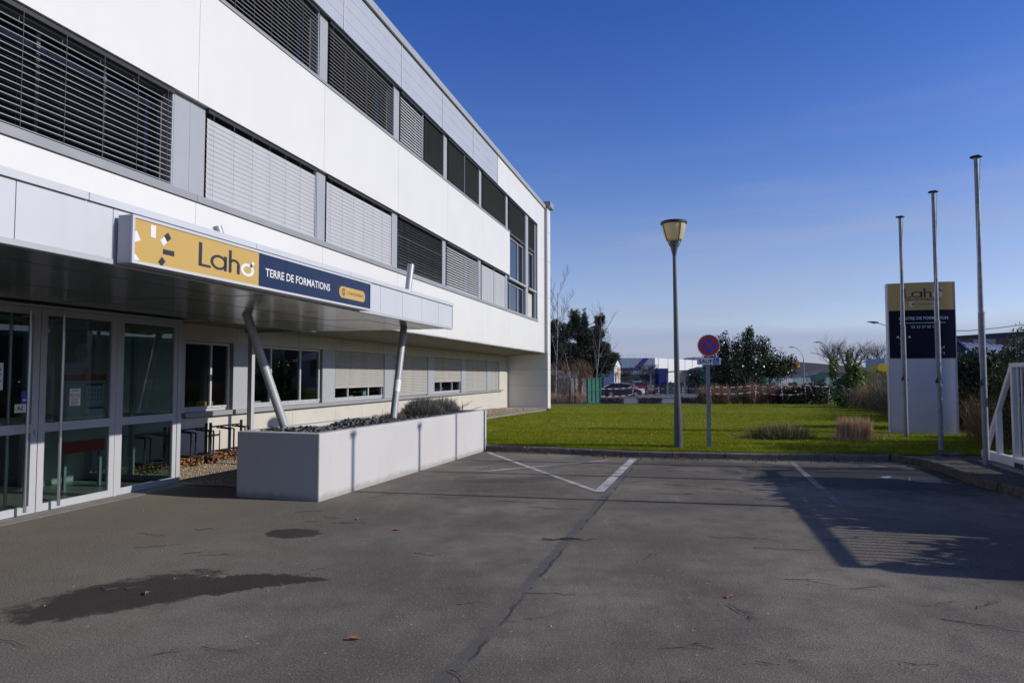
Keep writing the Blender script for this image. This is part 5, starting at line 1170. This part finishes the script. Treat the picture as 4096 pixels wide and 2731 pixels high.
stem_bush('dry_weeds', 'dry straw coloured weeds behind the mesh fence', 'weeds', (3.9,51.6,-.45), (3.0,2.0,.7), 1500, 'straw', (.2,.5), .010, .5)

# mesh fence
MF = thing('mesh_fence', 'dark wire mesh fence between the building end and the green gate', 'fence', (2.4,49.2,-.41), math.atan2(.35,3.0))
mb = MB()
for i in range(66): mb.box(.05*i-.004, .05*i+.004, -.004, .004, .05, 1.80)
for i in range(10): mb.box(0, 3.3, -.005, .005, .1+.19*i-.004, .1+.19*i+.004)
stuff(mb.build('mesh', M['fencegrey'], MF))
for x in (0.0, 1.78, 2.16, 3.25): mb = MB(); mb.box(x-.035, x+.035, -.035, .035, -.1, 1.88); mb.build('post', M['fencegrey'], MF)
# green gate leaf standing open, and the second leaf behind
def green_leaf(label, loc, rz, w, h, sheet=True):
    o = thing('steel_gate', label, 'gate', loc, rz)
    for x in (0, w): mb = MB(); mb.box(x-.05, x+.05, -.05, .05, -.1, h+.06); mb.build('post', M['greenpaint'], o)
    mb = MB()
    for z in (.04, h*.52, h-.03): mb.box(.05, w-.05, -.025, .025, z, z+.05)
    mb.build('rail', M['greenpaint'], o); n = 3
    for i in range(n):
        a = .05+(w-.1)*i/n; c = .05+(w-.1)*(i+1)/n; mb = MB(); mb.box(a+.01, c-.01, .028, .036, .03, h); mb.build('panel', M['greenpaint'], o)
        if i: mb = MB(); mb.box(a-.025, a+.025, -.03, .027, .03, h+.02); mb.build('upright', M['greenpaint'], o)
    mb = MB(); mb.box(.10, .16, -.06, -.03, h*.22, h*.26); mb.box(.10, .16, -.06, -.03, h*.78, h*.82); mb.build('hinge', M['galv'], o)
green_leaf('dark green sheet steel gate standing open beside the mesh fence', (5.42,49.0,-.41), R(52), 1.75, 1.82)
green_leaf('narrow far green gate leaf against the dark parked car', (6.75,52.2,-.45), R(75), 1.6, 1.95)
# gabions
def gabion(x0, x1, y, z, label):
    o = thing('gabion', label, 'gabion', ((x0+x1)/2, y, z), R(-2), 'low gabion blocks at the edge of the lawn'); w = (x1-x0)/2; n = 420
    P = np.c_[rng.uniform(-w,w,n), rng.uniform(-.22,.22,n), rng.uniform(.02,.46,n)]
    a = chips('stones', n, lambda r, k: P, .075, .6, M['gabion'], int(x0*10)); a.parent = o; ORG[a.name] = Vector()
    mb = MB(); mb.box(-w+.06, w-.06, -.17, .17, .0, .44); mb.build('fill', M['soil'], o)
    mb = MB()
    for xx in (-w-.02, w+.02):
        for yy in (-.26, .26): mb.box(xx-.012, xx+.012, yy-.012, yy+.012, 0, .5)
    for yy in (-.26, .26): mb.box(-w, w, yy-.008, yy+.008, .49, .506)
    for i in range(12): x = -w+2*w*(i+.5)/12; mb.box(x-.004, x+.004, -.262, -.256, 0, .5)
    mb.build('cage', M['galv'], o)
gabion(6.25, 7.95, 48.7, -.42, 'leftmost low gabion of black stones, beside the green gate')
gabion(8.98, 10.66, 48.7, -.42, 'middle low gabion of black stones, left of the lamp post')
gabion(12.2, 14.1, 49.8, -.43, 'rightmost low gabion of black stones, between lamp post and road sign')
# tape
def tape(name, label, pts, w=.075, step=.22):
    P = [Vector(p) for p in pts]; o = thing(name, label, 'tape', P[0]); mb = MB(); k = 0
    for a, c in zip(P, P[1:]):
        L = (c-a).length; n = max(2, int(L/step)); sag = min(.16, L*.03)
        for i in range(n):
            f0, f1 = i/n, (i+1)/n; q0 = a.lerp(c, f0)-Vector((0,0,sag*4*f0*(1-f0))); q1 = a.lerp(c, f1)-Vector((0,0,sag*4*f1*(1-f1)))
            q0 = q0-P[0]; q1 = q1-P[0]; u = Vector((0,.004,w/2))
            mb.add([q0-u, q1-u, q1+u, q0+u], [(0,1,2,3)], k % 2); k += 1
    mb.build('strip', [M['tape_r'], M['tape_w']], o)
zt = -.5
TP = [(6.6,52.5),(9.2,52.6),(11.2,52.2),(12.6,50.5),(13.5,46.3),(16.3,46.0),(18.1,45.6),(19.5,45.4),(20.9,45.2)]
tz = [zl(y) for x, y in TP]
tape('barrier_tape', 'upper red and white barrier tape strung across the rear car park', [(x, y, z+1.08+.09*(i%2)+(.12 if i > 3 else 0)) for i, ((x, y), z) in enumerate(zip(TP, tz))], .055, .24)
tape('barrier_tape', 'lower red and white barrier tape sagging across the rear car park', [(x, y, z+.50+.10*(i%3)+(.15 if i > 3 else 0)) for i, ((x, y), z) in enumerate(zip(TP[:-1], tz))], .055, .24)
for i, ((x, y), z) in enumerate(zip(TP, tz)):
    o = thing('barrier_stake', 'thin stake wound with red and white tape', 'stake', (x, y+.05, z), 0, 'taped stakes across the rear car park'); mb = MB()
    ln = random.uniform(-.16,.16); mb.tube([(0,0,0),(ln,0,1.25)], .014, 5); mb.build('rod', M['galv'], o); mb = MB()
    for k in range(6): q = .55+.1*k; mb.tube([(ln*q/1.25,0,q),(ln*(q+.1)/1.25,0,q+.1)], .030, 6, k % 2)
    mb.build('wound_tape', [M['tape_r'], M['tape_w']], o)

# ------------------------------------------------------------------ parked vehicles
def car(label, loc, rz, paint, kind='hatch', group='cars parked in the rear car park'):
    o = thing('parked_car', label, 'car', loc, rz, group); L, Wd = 4.3, .88
    st = [(0,.50,.62,.30),(.12,.70,.74,.22),(.6,.84,.86,.20),(1.15,.95,.88,.2),(2.2,.97,.89,.2),(3.4,.99,.88,.2),(4.1,.98,.80,.24),(4.3,.80,.68,.35)]
    mb = MB(); rows = []
    for x, zt_, w, zb in st: rows.append([(x,-w*.90,zb),(x,-w,(zb+zt_)*.5),(x,-w*.95,zt_),(x,-w*.5,zt_+.03),(x,w*.5,zt_+.03),(x,w*.95,zt_),(x,w,(zb+zt_)*.5),(x,w*.90,zb)])
    for r0, r1 in zip(rows, rows[1:]): mb.add(r0+r1, [(i,(i+1)%8,8+(i+1)%8,8+i) for i in range(8)])
    mb.add(rows[0], [tuple(range(7,-1,-1))]); mb.add(rows[-1], [tuple(range(8))]); body = mb.build('body', paint, o, True)
    rear = 4.22 if kind == 'hatch' else 3.85
    cs_ = [(1.05,.96,.80,.02),(1.85,1.38,.66,0),(2.5,1.46,.64,0),(3.3,1.42,.64,0),(rear,1.0,.74,.02)]
    mb = MB(); rows = [[(x,-.80,.95),(x,-w,z),(x,w,z),(x,.80,.95)] for x, z, w, _ in cs_]
    for r0, r1 in zip(rows, rows[1:]): mb.add(r0+r1, [(0,1,5,4),(1,2,6,5),(2,3,7,6)])
    mb.build('windows', M['carglass'], o)
    mb = MB(); mb.add([(1.80,-.66,1.37),(1.80,.66,1.37),(2.5,.645,1.475),(3.35,.64,1.43),(3.35,-.64,1.43),(2.5,-.645,1.475)], [(0,1,2,5),(5,2,3,4)])
    for y in (-1,1):
        for (xa,za,wa),(xb,zb_,wb_) in (((1.0,.96,.815),(1.83,1.38,.675)),((2.55,.96,.825),(2.6,1.46,.66)),((rear,.98,.77),(3.3,1.43,.655)),((1.8,1.38,.675),(3.35,1.43,.655))):
            mb.bar((xa,y*wa,za),(xb,y*wb_,zb_),.06,.05)
    mb.build('roof', paint, o)
    for x in (.80, 3.45):
        for y in (-1, 1):
            mb = MB(); n = 18
            mb.tube([(x,y*.70,.31),(x,y*.90,.31)], .31, n); wh = mb.build('wheel', M['tyre'], o, True); mb = MB(); mb.tube([(x,y*.895,.31),(x,y*.905,.31)], .20, n)
            for q in range(5): a = 1.2566*q; mb.bar((x,y*.912,.31),(x+.19*math.cos(a),y*.912,.31+.19*math.sin(a)),.035,.012)
            mb.build('rim', M['steel'], wh)
    for y in (-.58, .58): mb = MB(); mb.box(-.02+.08, .26, y-.13, y+.13, .60, .72); mb.build('headlight', M['headlight'], o)
    mb = MB(); mb.box(-.01, .05, -.45, .45, .32, .50); mb.build('grille', M['ink'], o)
    for y in (-.62, .62): mb = MB(); mb.box(4.16, 4.31, y-.12, y+.12, .72, .92); mb.build('tail_light', M['red'], o)
    for y in (-.86, .86): mb = MB(); mb.box(1.35, 1.5, y-.07, y+.09, .95, 1.07); mb.build('mirror', paint, o)
    mb = MB(); mb.box(-.015, -.005, -.25, .25, .40, .50); mb.build('number_plate', M['signwhite'], o)
    return o
car('dark navy car parked nearest the green gate', (13.95,74.2,-.69), R(184), M['carnavy'])
car('pale silver car parked just behind the dark navy car', (14.55,76.9,-.69), R(184), M['carsilver'])
car('white car parked behind the silver car, nose sticking out', (15.3,79.6,-.69), R(184), M['carwhite'], 'sedan')
car('dark red car seen from behind at the rear of the car park', (16.6,96,-.68), R(-80), M['carred'])
o = thing('white_van', 'white van parked behind the mesh fence under the pines', 'van', (4.6,69,-.62), R(-70)); mb = MB()
mb.prism([(0,.35),(0,.95),(.5,1.2),(1.0,1.85),(4.6,1.95),(4.6,.35)], lambda u, v: (u,-.9,v), lambda u, v: (u,.9,v)); mb.build('body', M['carwhite'], o)
mb = MB(); mb.add([(.50,-.78,1.24),(.50,.78,1.24),(.96,.74,1.83),(.96,-.74,1.83)], [(0,3,2,1)]); mb.box(1.05,1.9,-.906,.906,1.2,1.75); mb.build('windows', M['carglass'], o)
for x in (.9,3.7): mb = MB(); mb.tube([(x,-.92,.33),(x,.92,.33)], .33, 14); mb.build('wheel', M['tyre'], o)

# ------------------------------------------------------------------ buildings behind
def cladbox(name, parent, m, x0, x1, y0, y1, z0, z1): mb = MB(); mb.box(x0,x1,y0,y1,z0,z1); return mb.build(name, M[m], parent)
o = thing('bungalow', 'small cream flat roofed building half hidden behind the office corner', 'building', (1.4,57,-.5))
cladbox('wall', o, 'cream', -2, 2.35, 0, 6, -.2, 2.15); cladbox('roof', o, 'greypanel', -2.3, 2.75, -.5, 6.4, 2.16, 2.55); w_ = cladbox('window', o, 'frame', .9, 1.5, -.04, .02, .5, 1.8); cladbox('pane', w_, 'dkglass', .95, 1.45, -.06, -.041, .55, 1.75); cladbox('pilaster', o, 'shedwhite', 2.2, 2.4, -.15, .0, -.2, 2.15)
o = thing('gabled_shed', 'grey metal shed with brown corrugated roof and white gable', 'shed', (16.4,110,-.7), R(-28))
Ls, Ws, He, Hr = 7.5, 3.0, 3.95, 5.0
mb = MB(); mb.prism([(0,0),(Ws,0),(Ws,He),(Ws/2,Hr),(0,He)], lambda u, v: (0,u,v), lambda u, v: (-Ls,u,v)); 
mb.v = [(x, y, z) for x, y, z in mb.v]; shed_b = mb.build('wall', M['shedside'], o)
mb = MB(); mb.prism([(0,0),(Ws,0),(Ws,He),(Ws/2,Hr-.02),(0,He)], lambda u, v: (.02,u,v), lambda u, v: (.06,u,v)); gb = mb.build('gable_wall', M['shedwhite'], o)
for (ya, za), (yb, zb_) in (((-.25,He-.15),(Ws/2,Hr+.08)),((Ws+.25,He-.15),(Ws/2,Hr+.08))):
    mb = MB(); n = 24
    for i in range(n):
        xa, xb = .3-(Ls+.5)*i/n, .3-(Ls+.5)*(i+.62)/n; xc = .3-(Ls+.5)*(i+1)/n
        mb.quad((xa,ya,za+.05),(xb,ya,za+.05),(xb,yb,zb_+.05),(xa,yb,zb_+.05)); mb.quad((xb,ya,za),(xc,ya,za),(xc,yb,zb_),(xb,yb,zb_))
    mb.build('roof', M['roofbrown'], o)
for k in range(22):
    mb = MB(); x = -.15-k*.34; mb.box(x-.03, x+.03, -.03, -.001, .1, He-.2); mb.build('cladding_rib', M['shedside'], shed_b)
cladbox('door', gb, 'darkshed', .06, .10, .35, .95, 0, 2.6); cladbox('sign', gb, 'rooforange', .07, .12, 1.55, 2.35, 2.0, 3.6)
o = thing('warehouse', 'large blue grey and white warehouse with a purple angled stripe', 'warehouse', (35.6,170,-.7), R(0))
WL, WH = 26, 6.6
cladbox('front_wall', o, 'bluegrey', -WL, 0, 0, .3, 2.6, WH); cladbox('lower_wall', o, 'greypanel', -WL, 0, .1, .35, 0, 2.6); mb = MB(); mb.add([(-.001,.0,0),(62,118,0),(62,118,WH+.9),(-.001,0,WH)], [(0,1,2,3)]); mb.add([(0,.3,0),(62,118.3,0),(62,118.3,WH+.9),(0,.3,WH)], [(3,2,1,0)]); mb.build('side_wall', M['shedwhite'], o)
mb = MB()
for i in range(14):
    f = .02+.07*i; mb.tube([(62*f+.08,118*f-.05,0),(62*f+.08,118*f-.05,WH+.9*f)], .05, 4)
mb.build('wall_seam', M['greypanel'], o)
mb = MB(); mb.add([(-14.5,-.02,4.15),(-5.2,-.02,4.15),(-2.9,-.02,WH),(-1.5,-.02,WH),(-4.0,-.02,3.45),(-14.5,-.02,3.45)], [(0,1,4,5),(1,2,3,4)]); mb.build('stripe', M['purple'], o)
cladbox('box_wing', o, 'cobalt', .3, 2.6, -3, 1.0, 0, 4.0); cladbox('upper_block', o, 'bluegrey', 26, 34, 60, 75, 6.5, 8.4); cladbox('opening', o, 'darkshed', -9, -1.2, -.03, .0, .1, 2.4)
mb = MB()
for i in range(18): x = -WL+.6+i*1.46; mb.tube([(x,.6,WH),(x,.6,WH+.95)], .035, 4)
mb.tube([(-WL,.6,WH+.95),(0,.6,WH+.95)], .03, 4); mb.tube([(-WL,.6,WH+.5),(0,.6,WH+.5)], .02, 4); mb.build('roof_railing', M['shedwhite'], o)
mb = MB()
for i in range(24): x = -WL+.5+i*1.08; mb.box(x-.03, x+.03, -.012, 0, 2.65, WH-.05)
mb.build('cladding_rib', M['bluegrey'], o)
def pollard(label, loc, w, h, seed):
    root = thing('pleached_tree', label, 'tree', loc, 0, 'flat topped trained trees in the car park'); rd = random.Random(seed); mb = MB(); z0 = h*.42
    mb.tube([(0,0,-.1),(0,0,h*.8)], [.09,.06], 7); tr = mb.build('trunk', M['bark'], root, True); mb = MB()
    for i in range(26):
        a = rd.choice((-1,1)); zz = z0+(h*.45)*rd.random(); x1 = a*w/2*rd.uniform(.5,1); y1 = rd.gauss(0,.5)
        p = [Vector((0,0,zz)), Vector((x1*.5,y1*.5,zz+.12*rd.random())), Vector((x1,y1,min(h*.97,zz+h*.28*rd.random())))]; mb.tube(p, [.04,.03,.015], 4, cap=False)
        for k in range(9):
            q = p[1].lerp(p[2], rd.random()) if k % 2 else p[0].lerp(p[1], .3+.7*rd.random()); t_ = Vector((q.x+rd.gauss(0,.35), q.y+rd.gauss(0,.25), min(h+rd.gauss(0,.06), q.z+rd.uniform(.3,1.0))))
            mb.tube([q, q.lerp(t_, .5)+Vector((rd.gauss(0,.06),0,0)), t_], [.017,.013,.008], 3, cap=False)
    mb.build('branches', M['twigs'], root)
pollard('flat topped bare trained tree in front of the white shed', (15.4,96,-.7), 4.6, 3.5, 3)
pollard('flat topped bare trained tree on a planted island beyond the white car', (15.9,81,-.7), 3.2, 3.6, 4)
o = thing('planted_island', 'small kerbed island of green plants around a trained tree', 'planting', (15.6,80.5,-.7)); mb = MB(); mb.box(-1.6,1.5,-1,1,-.1,.15); mb.build('kerb', M['kerb'], o); V, F = leaves(np.c_[rng.uniform(-1.4,1.4,500), rng.uniform(-.8,.8,500), rng.uniform(.15,.5,500)], .12, .4); npmesh('plants', V, F, M['tuft'], o)
stem_bush('bare_shrub', 'dark shrub bed behind the red car', 'shrub', (17.6,99,-.7), (5,2,1.8), 900, 'greystem', (.4,.9), .02, .6)
# shelter with bins
o = thing('bin_shelter', 'dark open shelter with a flat sloping roof and slatted back', 'shelter', (19.4,82,-.7), R(-6))
mb = MB(); mb.add([(-3.1,-2,2.50),(3.0,-2,2.92),(3.0,1,2.92),(-3.1,1,2.50),(-3.1,-2,2.62),(3.0,-2,3.06),(3.0,1,3.06),(-3.1,1,2.62)], [(0,3,2,1),(4,5,6,7),(0,1,5,4),(1,2,6,5),(2,3,7,6),(3,0,4,7)]); mb.build('roof', M['darkshed'], o)
for x in (-2.9,-.95,1.0,2.8): mb = MB(); mb.box(x-.08, x+.08, -1.9, -1.74, 0, 2.55); mb.build('post', M['frame_grey'], o)
for i in range(7): mb = MB(); mb.box(-.9, 2.7, .85, .9, .1+.2*i, .26+.2*i); mb.build('slat', M['greenpaint'], o)
for x, lab in ((-2.0,'dark wheeled bin under the left half of the shelter'),(2.0,'dark wheeled bin under the right half of the shelter')):
    o = thing('wheeled_bin', lab, 'bin', (19.4+x,80.6,-.7), 0, 'bins under the shelter'); cladbox('body', o, 'ink', -.62, .62, -.4, .4, .15, 1.15); cladbox('lid', o, 'black', -.66, .66, -.44, .44, 1.16, 1.24)
o = thing('grey_hall', 'distant dark grey gabled hall beyond the shelter', 'building', (42,160,-.7)); mb = MB(); mb.prism([(0,0),(9,0),(9,3.0),(4.5,4.4),(0,3.0)], lambda u, v: (u,0,v), lambda u, v: (u,12,v)); mb.build('wall', M['darkshed'], o)
for k in range(3): w_ = cladbox('window', o, 'greypanel', 2+2*k, 3+2*k, -.05, 0, 1.2, 2.2)
o = thing('totem_sign', 'small white and green advertising totem far behind the shelter', 'totem sign', (39.2,138,-.7)); cladbox('green_panel', o, 'teal', -.75, .75, -.2, .2, 0, 4.4); cladbox('white_panel', o, 'shedwhite', -.75, .75, -.2, .2, 4.4, 6.6)
mb = MB(); ring(mb, 0, 5.9, .28, .36, lambda u, v: (u,-.21,v), 0, n=14); mb.build('emblem', M['greypanel'], o)
# far right
o = thing('dark_depot', 'long low depot with dark roof band and pale green wall', 'building', (73,170,-.7), R(8)); cladbox('wall', o, 'pitgreen', -16, 20, 0, 14, 0, 2.9)
mb = MB(); mb.prism([(-18,2.9),(21,2.9),(21,3.9),(-2,5.6),(-18,6.0)], lambda u, v: (u,-.8,v), lambda u, v: (u,14,v)); mb.build('roof', M['darkshed'], o); cladbox('sign', o, 'rooforange', -9.5, -2, -.9, -.82, 4.3, 5.2); w_ = cladbox('window', o, 'darkshed', 3, 5.5, -.06, 0, .9, 2.0); cladbox('sign_end', o, 'teal', -11, -9.6, -.9, -.82, 4.3, 5.3)
o = thing('farm_machine', 'green and grey folding farm machine parked beyond the hedge', 'machine', (52,120,-.7)); mb = MB()
for i in range(7): mb.tube([(-5+i*.7,0,1.4+.15*i),(1.5+i*.2,0,2.5+.10*i)], .07, 5)
mb.tube([(-5,0,1.8),(3.6,0,3.4)], .12, 6); mb.build('boom', M['galv'], o); cladbox('body', o, 'greenpaint', .8, 2.4, -1, 1, 1.2, 2.4)
for x in (-3,2): mb = MB(); mb.tube([(x,-1.3,.6),(x,1.3,.6)], .6, 14); mb.build('wheel', M['tyre'], o)
o = thing('parked_van', 'pale blue and white van parked beyond the laurel', 'van', (61,118,-.7), R(5)); cladbox('body', o, 'carwhite', -2.5, 2.5, -1, 1, .4, 2.3); cladbox('windows', o, 'carglass', -2.4, -1.2, -1.02, 1.02, 1.4, 2.1); cladbox('panel', o, 'cobalt', -.6, 2.0, -1.02, -1.0, 1.2, 2.0)
for x in (-1.6,1.7): mb = MB(); mb.tube([(x,-1.02,.35),(x,1.02,.35)], .35, 12); mb.build('wheel', M['tyre'], o)
car('pale blue car parked beyond the hedge on the street', (52.5,108,-.7), R(5), M['carsilver'], 'hatch', None)
o = thing('road_triangle_sign', 'red and white triangular road sign beyond the evergreen tree', 'road sign', (41.5,108,-.7)); mb = MB(); mb.tube([(0,0,0),(0,0,3.1)], .04, 6); mb.build('post', M['galv'], o)
for sc_, mt, y in ((.5,'red',-.06),(.33,'shedwhite',-.075)): mb = MB(); mb.prism([(-sc_,sc_*.6),(sc_,sc_*.6),(0,-sc_*1.1)], lambda u, v: (u,y,2.65+v), lambda u, v: (u,y+.01,2.65+v)); mb.build('plate', M[mt], o)
o = thing('pale_container', 'stack of pale crates beyond the tape near the evergreen tree', 'crates', (44,112,-.7)); cladbox('crate', o, 'shedwhite', -1.2, .9, -1, 1, 0, 1.1); cladbox('crate', o, 'shedwhite', -.3, 1.6, -.9, .9, 1.12, 1.8)
for x, lab in ((48.6,'farther curved street lamp arching left'),(44.4,'nearer tall curved street lamp arching left')):
    y = 118 if x > 46 else 95; h = 7.4 if x > 46 else 7.15
    o = thing('street_lamp', lab, 'street lamp', (50.4 if x > 46 else 44.6, y, -.7), 0, 'curved street lamps along the road'); r = 2.1
    mb = MB(); pts = [(0,0,0),(0,0,h-2.6)]+[(-r*(1-math.cos(a)), 0, h-2.6+2.4*math.sin(a)) for a in np.linspace(.15,1.45,8)]; mb.tube(pts, [.10,.085]+[.055]*8, 8, cap=False); mb.build('post', M['galv'], o, True)
    e = pts[-1]; mb = MB(); mb.prism([(-.85,0),(-.2,-.08),(.1,-.02),(.1,.06),(-.3,.08)], lambda u, v: (e[0]+u,-.14,e[2]+v), lambda u, v: (e[0]+u,.14,e[2]+v)); mb.build('head', M['lampgrey'], o)
o = thing('street_lamp', 'street lamp arm reaching out from behind the totem', 'street lamp', (36.2,62,-.7)); mb = MB(); mb.tube([(0,0,0),(0,0,5.2),(-.5,0,6.1),(-1.6,0,6.7),(-3.0,0,7.1)], [.09,.07,.05,.045,.04], 8, cap=False); mb.build('post', M['galv'], o, True); mb = MB(); mb.prism([(-3.9,7.22),(-3.2,7.02),(-2.9,7.06),(-2.9,7.18),(-3.3,7.24)], lambda u, v: (u,-.12,v), lambda u, v: (u,.12,v)); mb.build('head', M['lampgrey'], o)
o = thing('street_lamp', 'black square headed lamp post among the bare trees', 'street lamp', (39.7,80,-.7)); mb = MB(); mb.tube([(0,0,0),(0,0,4.9)], .07, 8); mb.build('post', M['black'], o); mb = MB(); mb.box(-1.3,.1,-.2,.2,4.85,4.98); mb.build('head', M['black'], o)
o = thing('mesh_fence', 'pale wire mesh fence along the street behind the hedge', 'fence', (36,76,-.7), R(-15))
for i in range(11):
    x = -3+i*2.4; mb = MB(); mb.tube([(x,0,0),(x,0,2.55)], .05, 6); mb.build('post', M['greypanel'], o)
mb = MB()
for i in range(240): x = -3+i*.1; mb.box(x-.006, x+.006, -.006, .006, .05, 2.5)
for i in range(12): mb.box(-3, 21, -.006, .006, .1+.2*i, .115+.2*i)
stuff(mb.build('mesh', M['greypanel'], o))
o = thing('skip_container', 'yellow steel container with a sloping top behind the fence', 'container', (47.4,90,-.7)); mb = MB(); mb.prism([(0,0),(1.7,0),(1.7,3.2),(1.3,3.85),(.5,3.85),(0,2.9)], lambda u, v: (u,-1,v), lambda u, v: (u,1.5,v)); mb.build('shell', M['containeryellow'], o)
for x in (.4,.85,1.3): mb = MB(); mb.box(x-.04,x+.04,-1.05,-1.0,.1,2.9); mb.build('rib', M['containeryellow'], o)
o = thing('low_wall', 'long low dark red wall behind the wire fence', 'wall', (42,92,-.7), R(-5)); cladbox('wall', o, 'brownpanel', 3.0, 7.4, 0, .4, 0, 2.85)
o = thing('blue_building', 'small pale blue building behind the yellow container', 'building', (62,112,-.7)); cladbox('wall', o, 'bluegrey', -.9, 6, 0, 6, 0, 5.1); cladbox('band', o, 'shedwhite', -.92, 6.02, -.03, 0, 3.2, 4.0)
o = thing('striped_hall', 'long hall with grey and brown striped upper wall on the far right', 'building', (69,112,-.7), R(-14)); cladbox('wall', o, 'greypanel', 0, 30, 0, 20, 0, 8.2)
mb = MB(); mb.prism([(0,8.2),(30,8.2),(30,10.4),(0,8.5)], lambda u, v: (u,-.1,v), lambda u, v: (u,20,v)); mb.build('parapet', M['darkshed'], o)
for a in (3.2,9.2,15.2,21.2): cladbox('brown_panel', o, 'brownpanel', a, a+2.7, -.06, 0, 2, 8.15)
mb = MB(); mb.box(0, 30, -.08, -.061, 6.4, 6.5); mb.build('joint', M['darkshed'], o)
o = thing('gabled_house', 'low building with blue edged gable and striped metal roof', 'building', (52.2,80,-.7)); mb = MB(); mb.prism([(-2.6,0),(2.6,0),(2.6,4.0),(0,6.3),(-2.6,4.0)], lambda u, v: (u,0,v), lambda u, v: (u,8,v)); mb.build('wall', M['darkshed'], o)
for a in (-1,1): mb = MB(); mb.bar((a*2.9,-.1,3.75),(0,-.1,6.42),.2,.22); mb.build('verge', M['cobalt'], o)
mb = MB(); mb.add([(1.4,0,5.0),(11,0,4.2),(11,5,6.0),(1.4,5,6.6)], [(0,1,2,3)]); mb.build('roof', M['bluegrey'], o)
for i in range(12): x = 2+.75*i; mb = MB(); mb.bar((x,-.02,5.02-.083*(x-1.4)),(x,5,6.65-.0625*(x-1.4)),.16,.06); mb.build('roof_rib', M['darkshed'], o)
o = thing('green_canopy', 'bright green sloping roof above the fence right of the glossy hedge', 'canopy', (34.3,49,-.6)); mb = MB(); mb.prism([(-.7,2.3),(1.7,2.3),(1.7,2.8),(-.2,3.95),(-.7,3.7)], lambda u, v: (u,0,v), lambda u, v: (u,3,v)); mb.build('roof', M['green'], o); mb = MB(); mb.box(-.6,1.6,.2,2.8,0,2.29); mb.build('wall', M['darkshed'], o)
o = thing('spiked_fence', 'pale curved top bar fence behind the bare shrubs on the right', 'fence', (20.3,30.5,-.1), R(-14)); mb = MB()
for i in range(44): x = -1+.12*i; mb = MB(); mb.bar((x,0,.1),(x,0,1.95),.03,.02); mb.bar((x,0,1.95),(x-.07,-.12,2.2),.03,.02); mb.build('bar', M['greypanel'], o)
mb = MB(); mb.box(-1.1,4.3,-.02,.02,.5,.55); mb.box(-1.1,4.3,-.02,.02,1.7,1.75); mb.build('rail', M['greypanel'], o)
o = thing('overhead_cable', 'dark overhead cable crossing the sky right of the totem', 'cable', (25.2,40,4)); mb = MB(); mb.tube([(0,0,.33),(.6,0,.26),(1.6,0,.25),(3.2,0,.40),(4.9,0,.62),(9,0,1.4),(16,0,3.0)], .022, 5); mb.build('wire', M['black'], o)
o = thing('utility_post', 'utility post hidden behind the totem carrying the overhead cable', 'post', (25.0,40,-.3)); mb = MB(); mb.tube([(0,0,0),(0,0,4.75)], .09, 8); mb.build('post', M['concrete'], o)
# far bare trees
for i, (x, y, h, lab, sd) in enumerate(((92,195,8.6,'left of the pair of tall bare trees behind the black lamp',31),(99,200,8.8,'slim tall bare tree close beside the black lamp',32),(108,200,8.6,'widest tall bare tree above the yellow container',33),(123,205,6.4,'small bare tree nearest the totem on the skyline',34),(84,205,5.0,'low bare tree between the two curved lamps',35))):
    bare_tree('bare_tree', lab, (x,y,-.7), h*.86, .55, 4, ('bark','twigs'), 'bare trees on the skyline', seed=sd, kids=5, spread=.62, up=.35, split0=.3, gnarl=.09, shrink=.74)
n = 9000; xs_ = rng.uniform(-20, 260, n); hh = 3.4+1.8*np.sin(xs_*.09)+1.2*np.sin(xs_*.23+1)+.8*np.sin(xs_*.61)
P = np.c_[xs_, 255+rng.uniform(0,12,n), np.maximum(0,rng.uniform(0,1,n)**.6*hh*1.25)-.7]; V, F = blades(P, dirs(n,.45,.8), rng.uniform(1.2,2.6,n), .055)
tag(stuff(npmesh('distant_woodland', V, F, M['greystem'])), 'low line of bare woodland along the horizon', 'woodland')
# what the glass sees: bare street trees and a hall across the road, beyond the right edge
for i, (x, y, h) in enumerate(((38,22,6.6),(37,12,6.0),(34,-6,6.2),(41,33,6.4))):
    bare_tree('bare_tree', ('bare street tree right of the frame across the road','second bare street tree right of the frame across the road','bare street tree behind the camera across the road','bare street tree right of the frame near the striped hall')[i], (x,y,-.3), h, .2, 4, ('bark','twigs'), 'bare street trees across the road', seed=50+i, kids=4, spread=.6, up=.4, split0=.3, shrink=.66)
o = thing('street_hall', 'low dark hall with a green roof across the road, right of the frame', 'building', (50,0,-.5)); cladbox('wall', o, 'darkshed', 0, 12, -40, 64, 0, 5.4); cladbox('roof', o, 'teal', -.4, 12.4, -40.4, 64.4, 5.4, 5.9)
leafy_bush('street_hedge', 'long dark hedge across the road, right of the frame', 'hedge', (32,2,-.2), [((0,-12+4*k,.9),(.9,2.3,1.3)) for k in range(9)], 4000, .16, 'bushgreen')
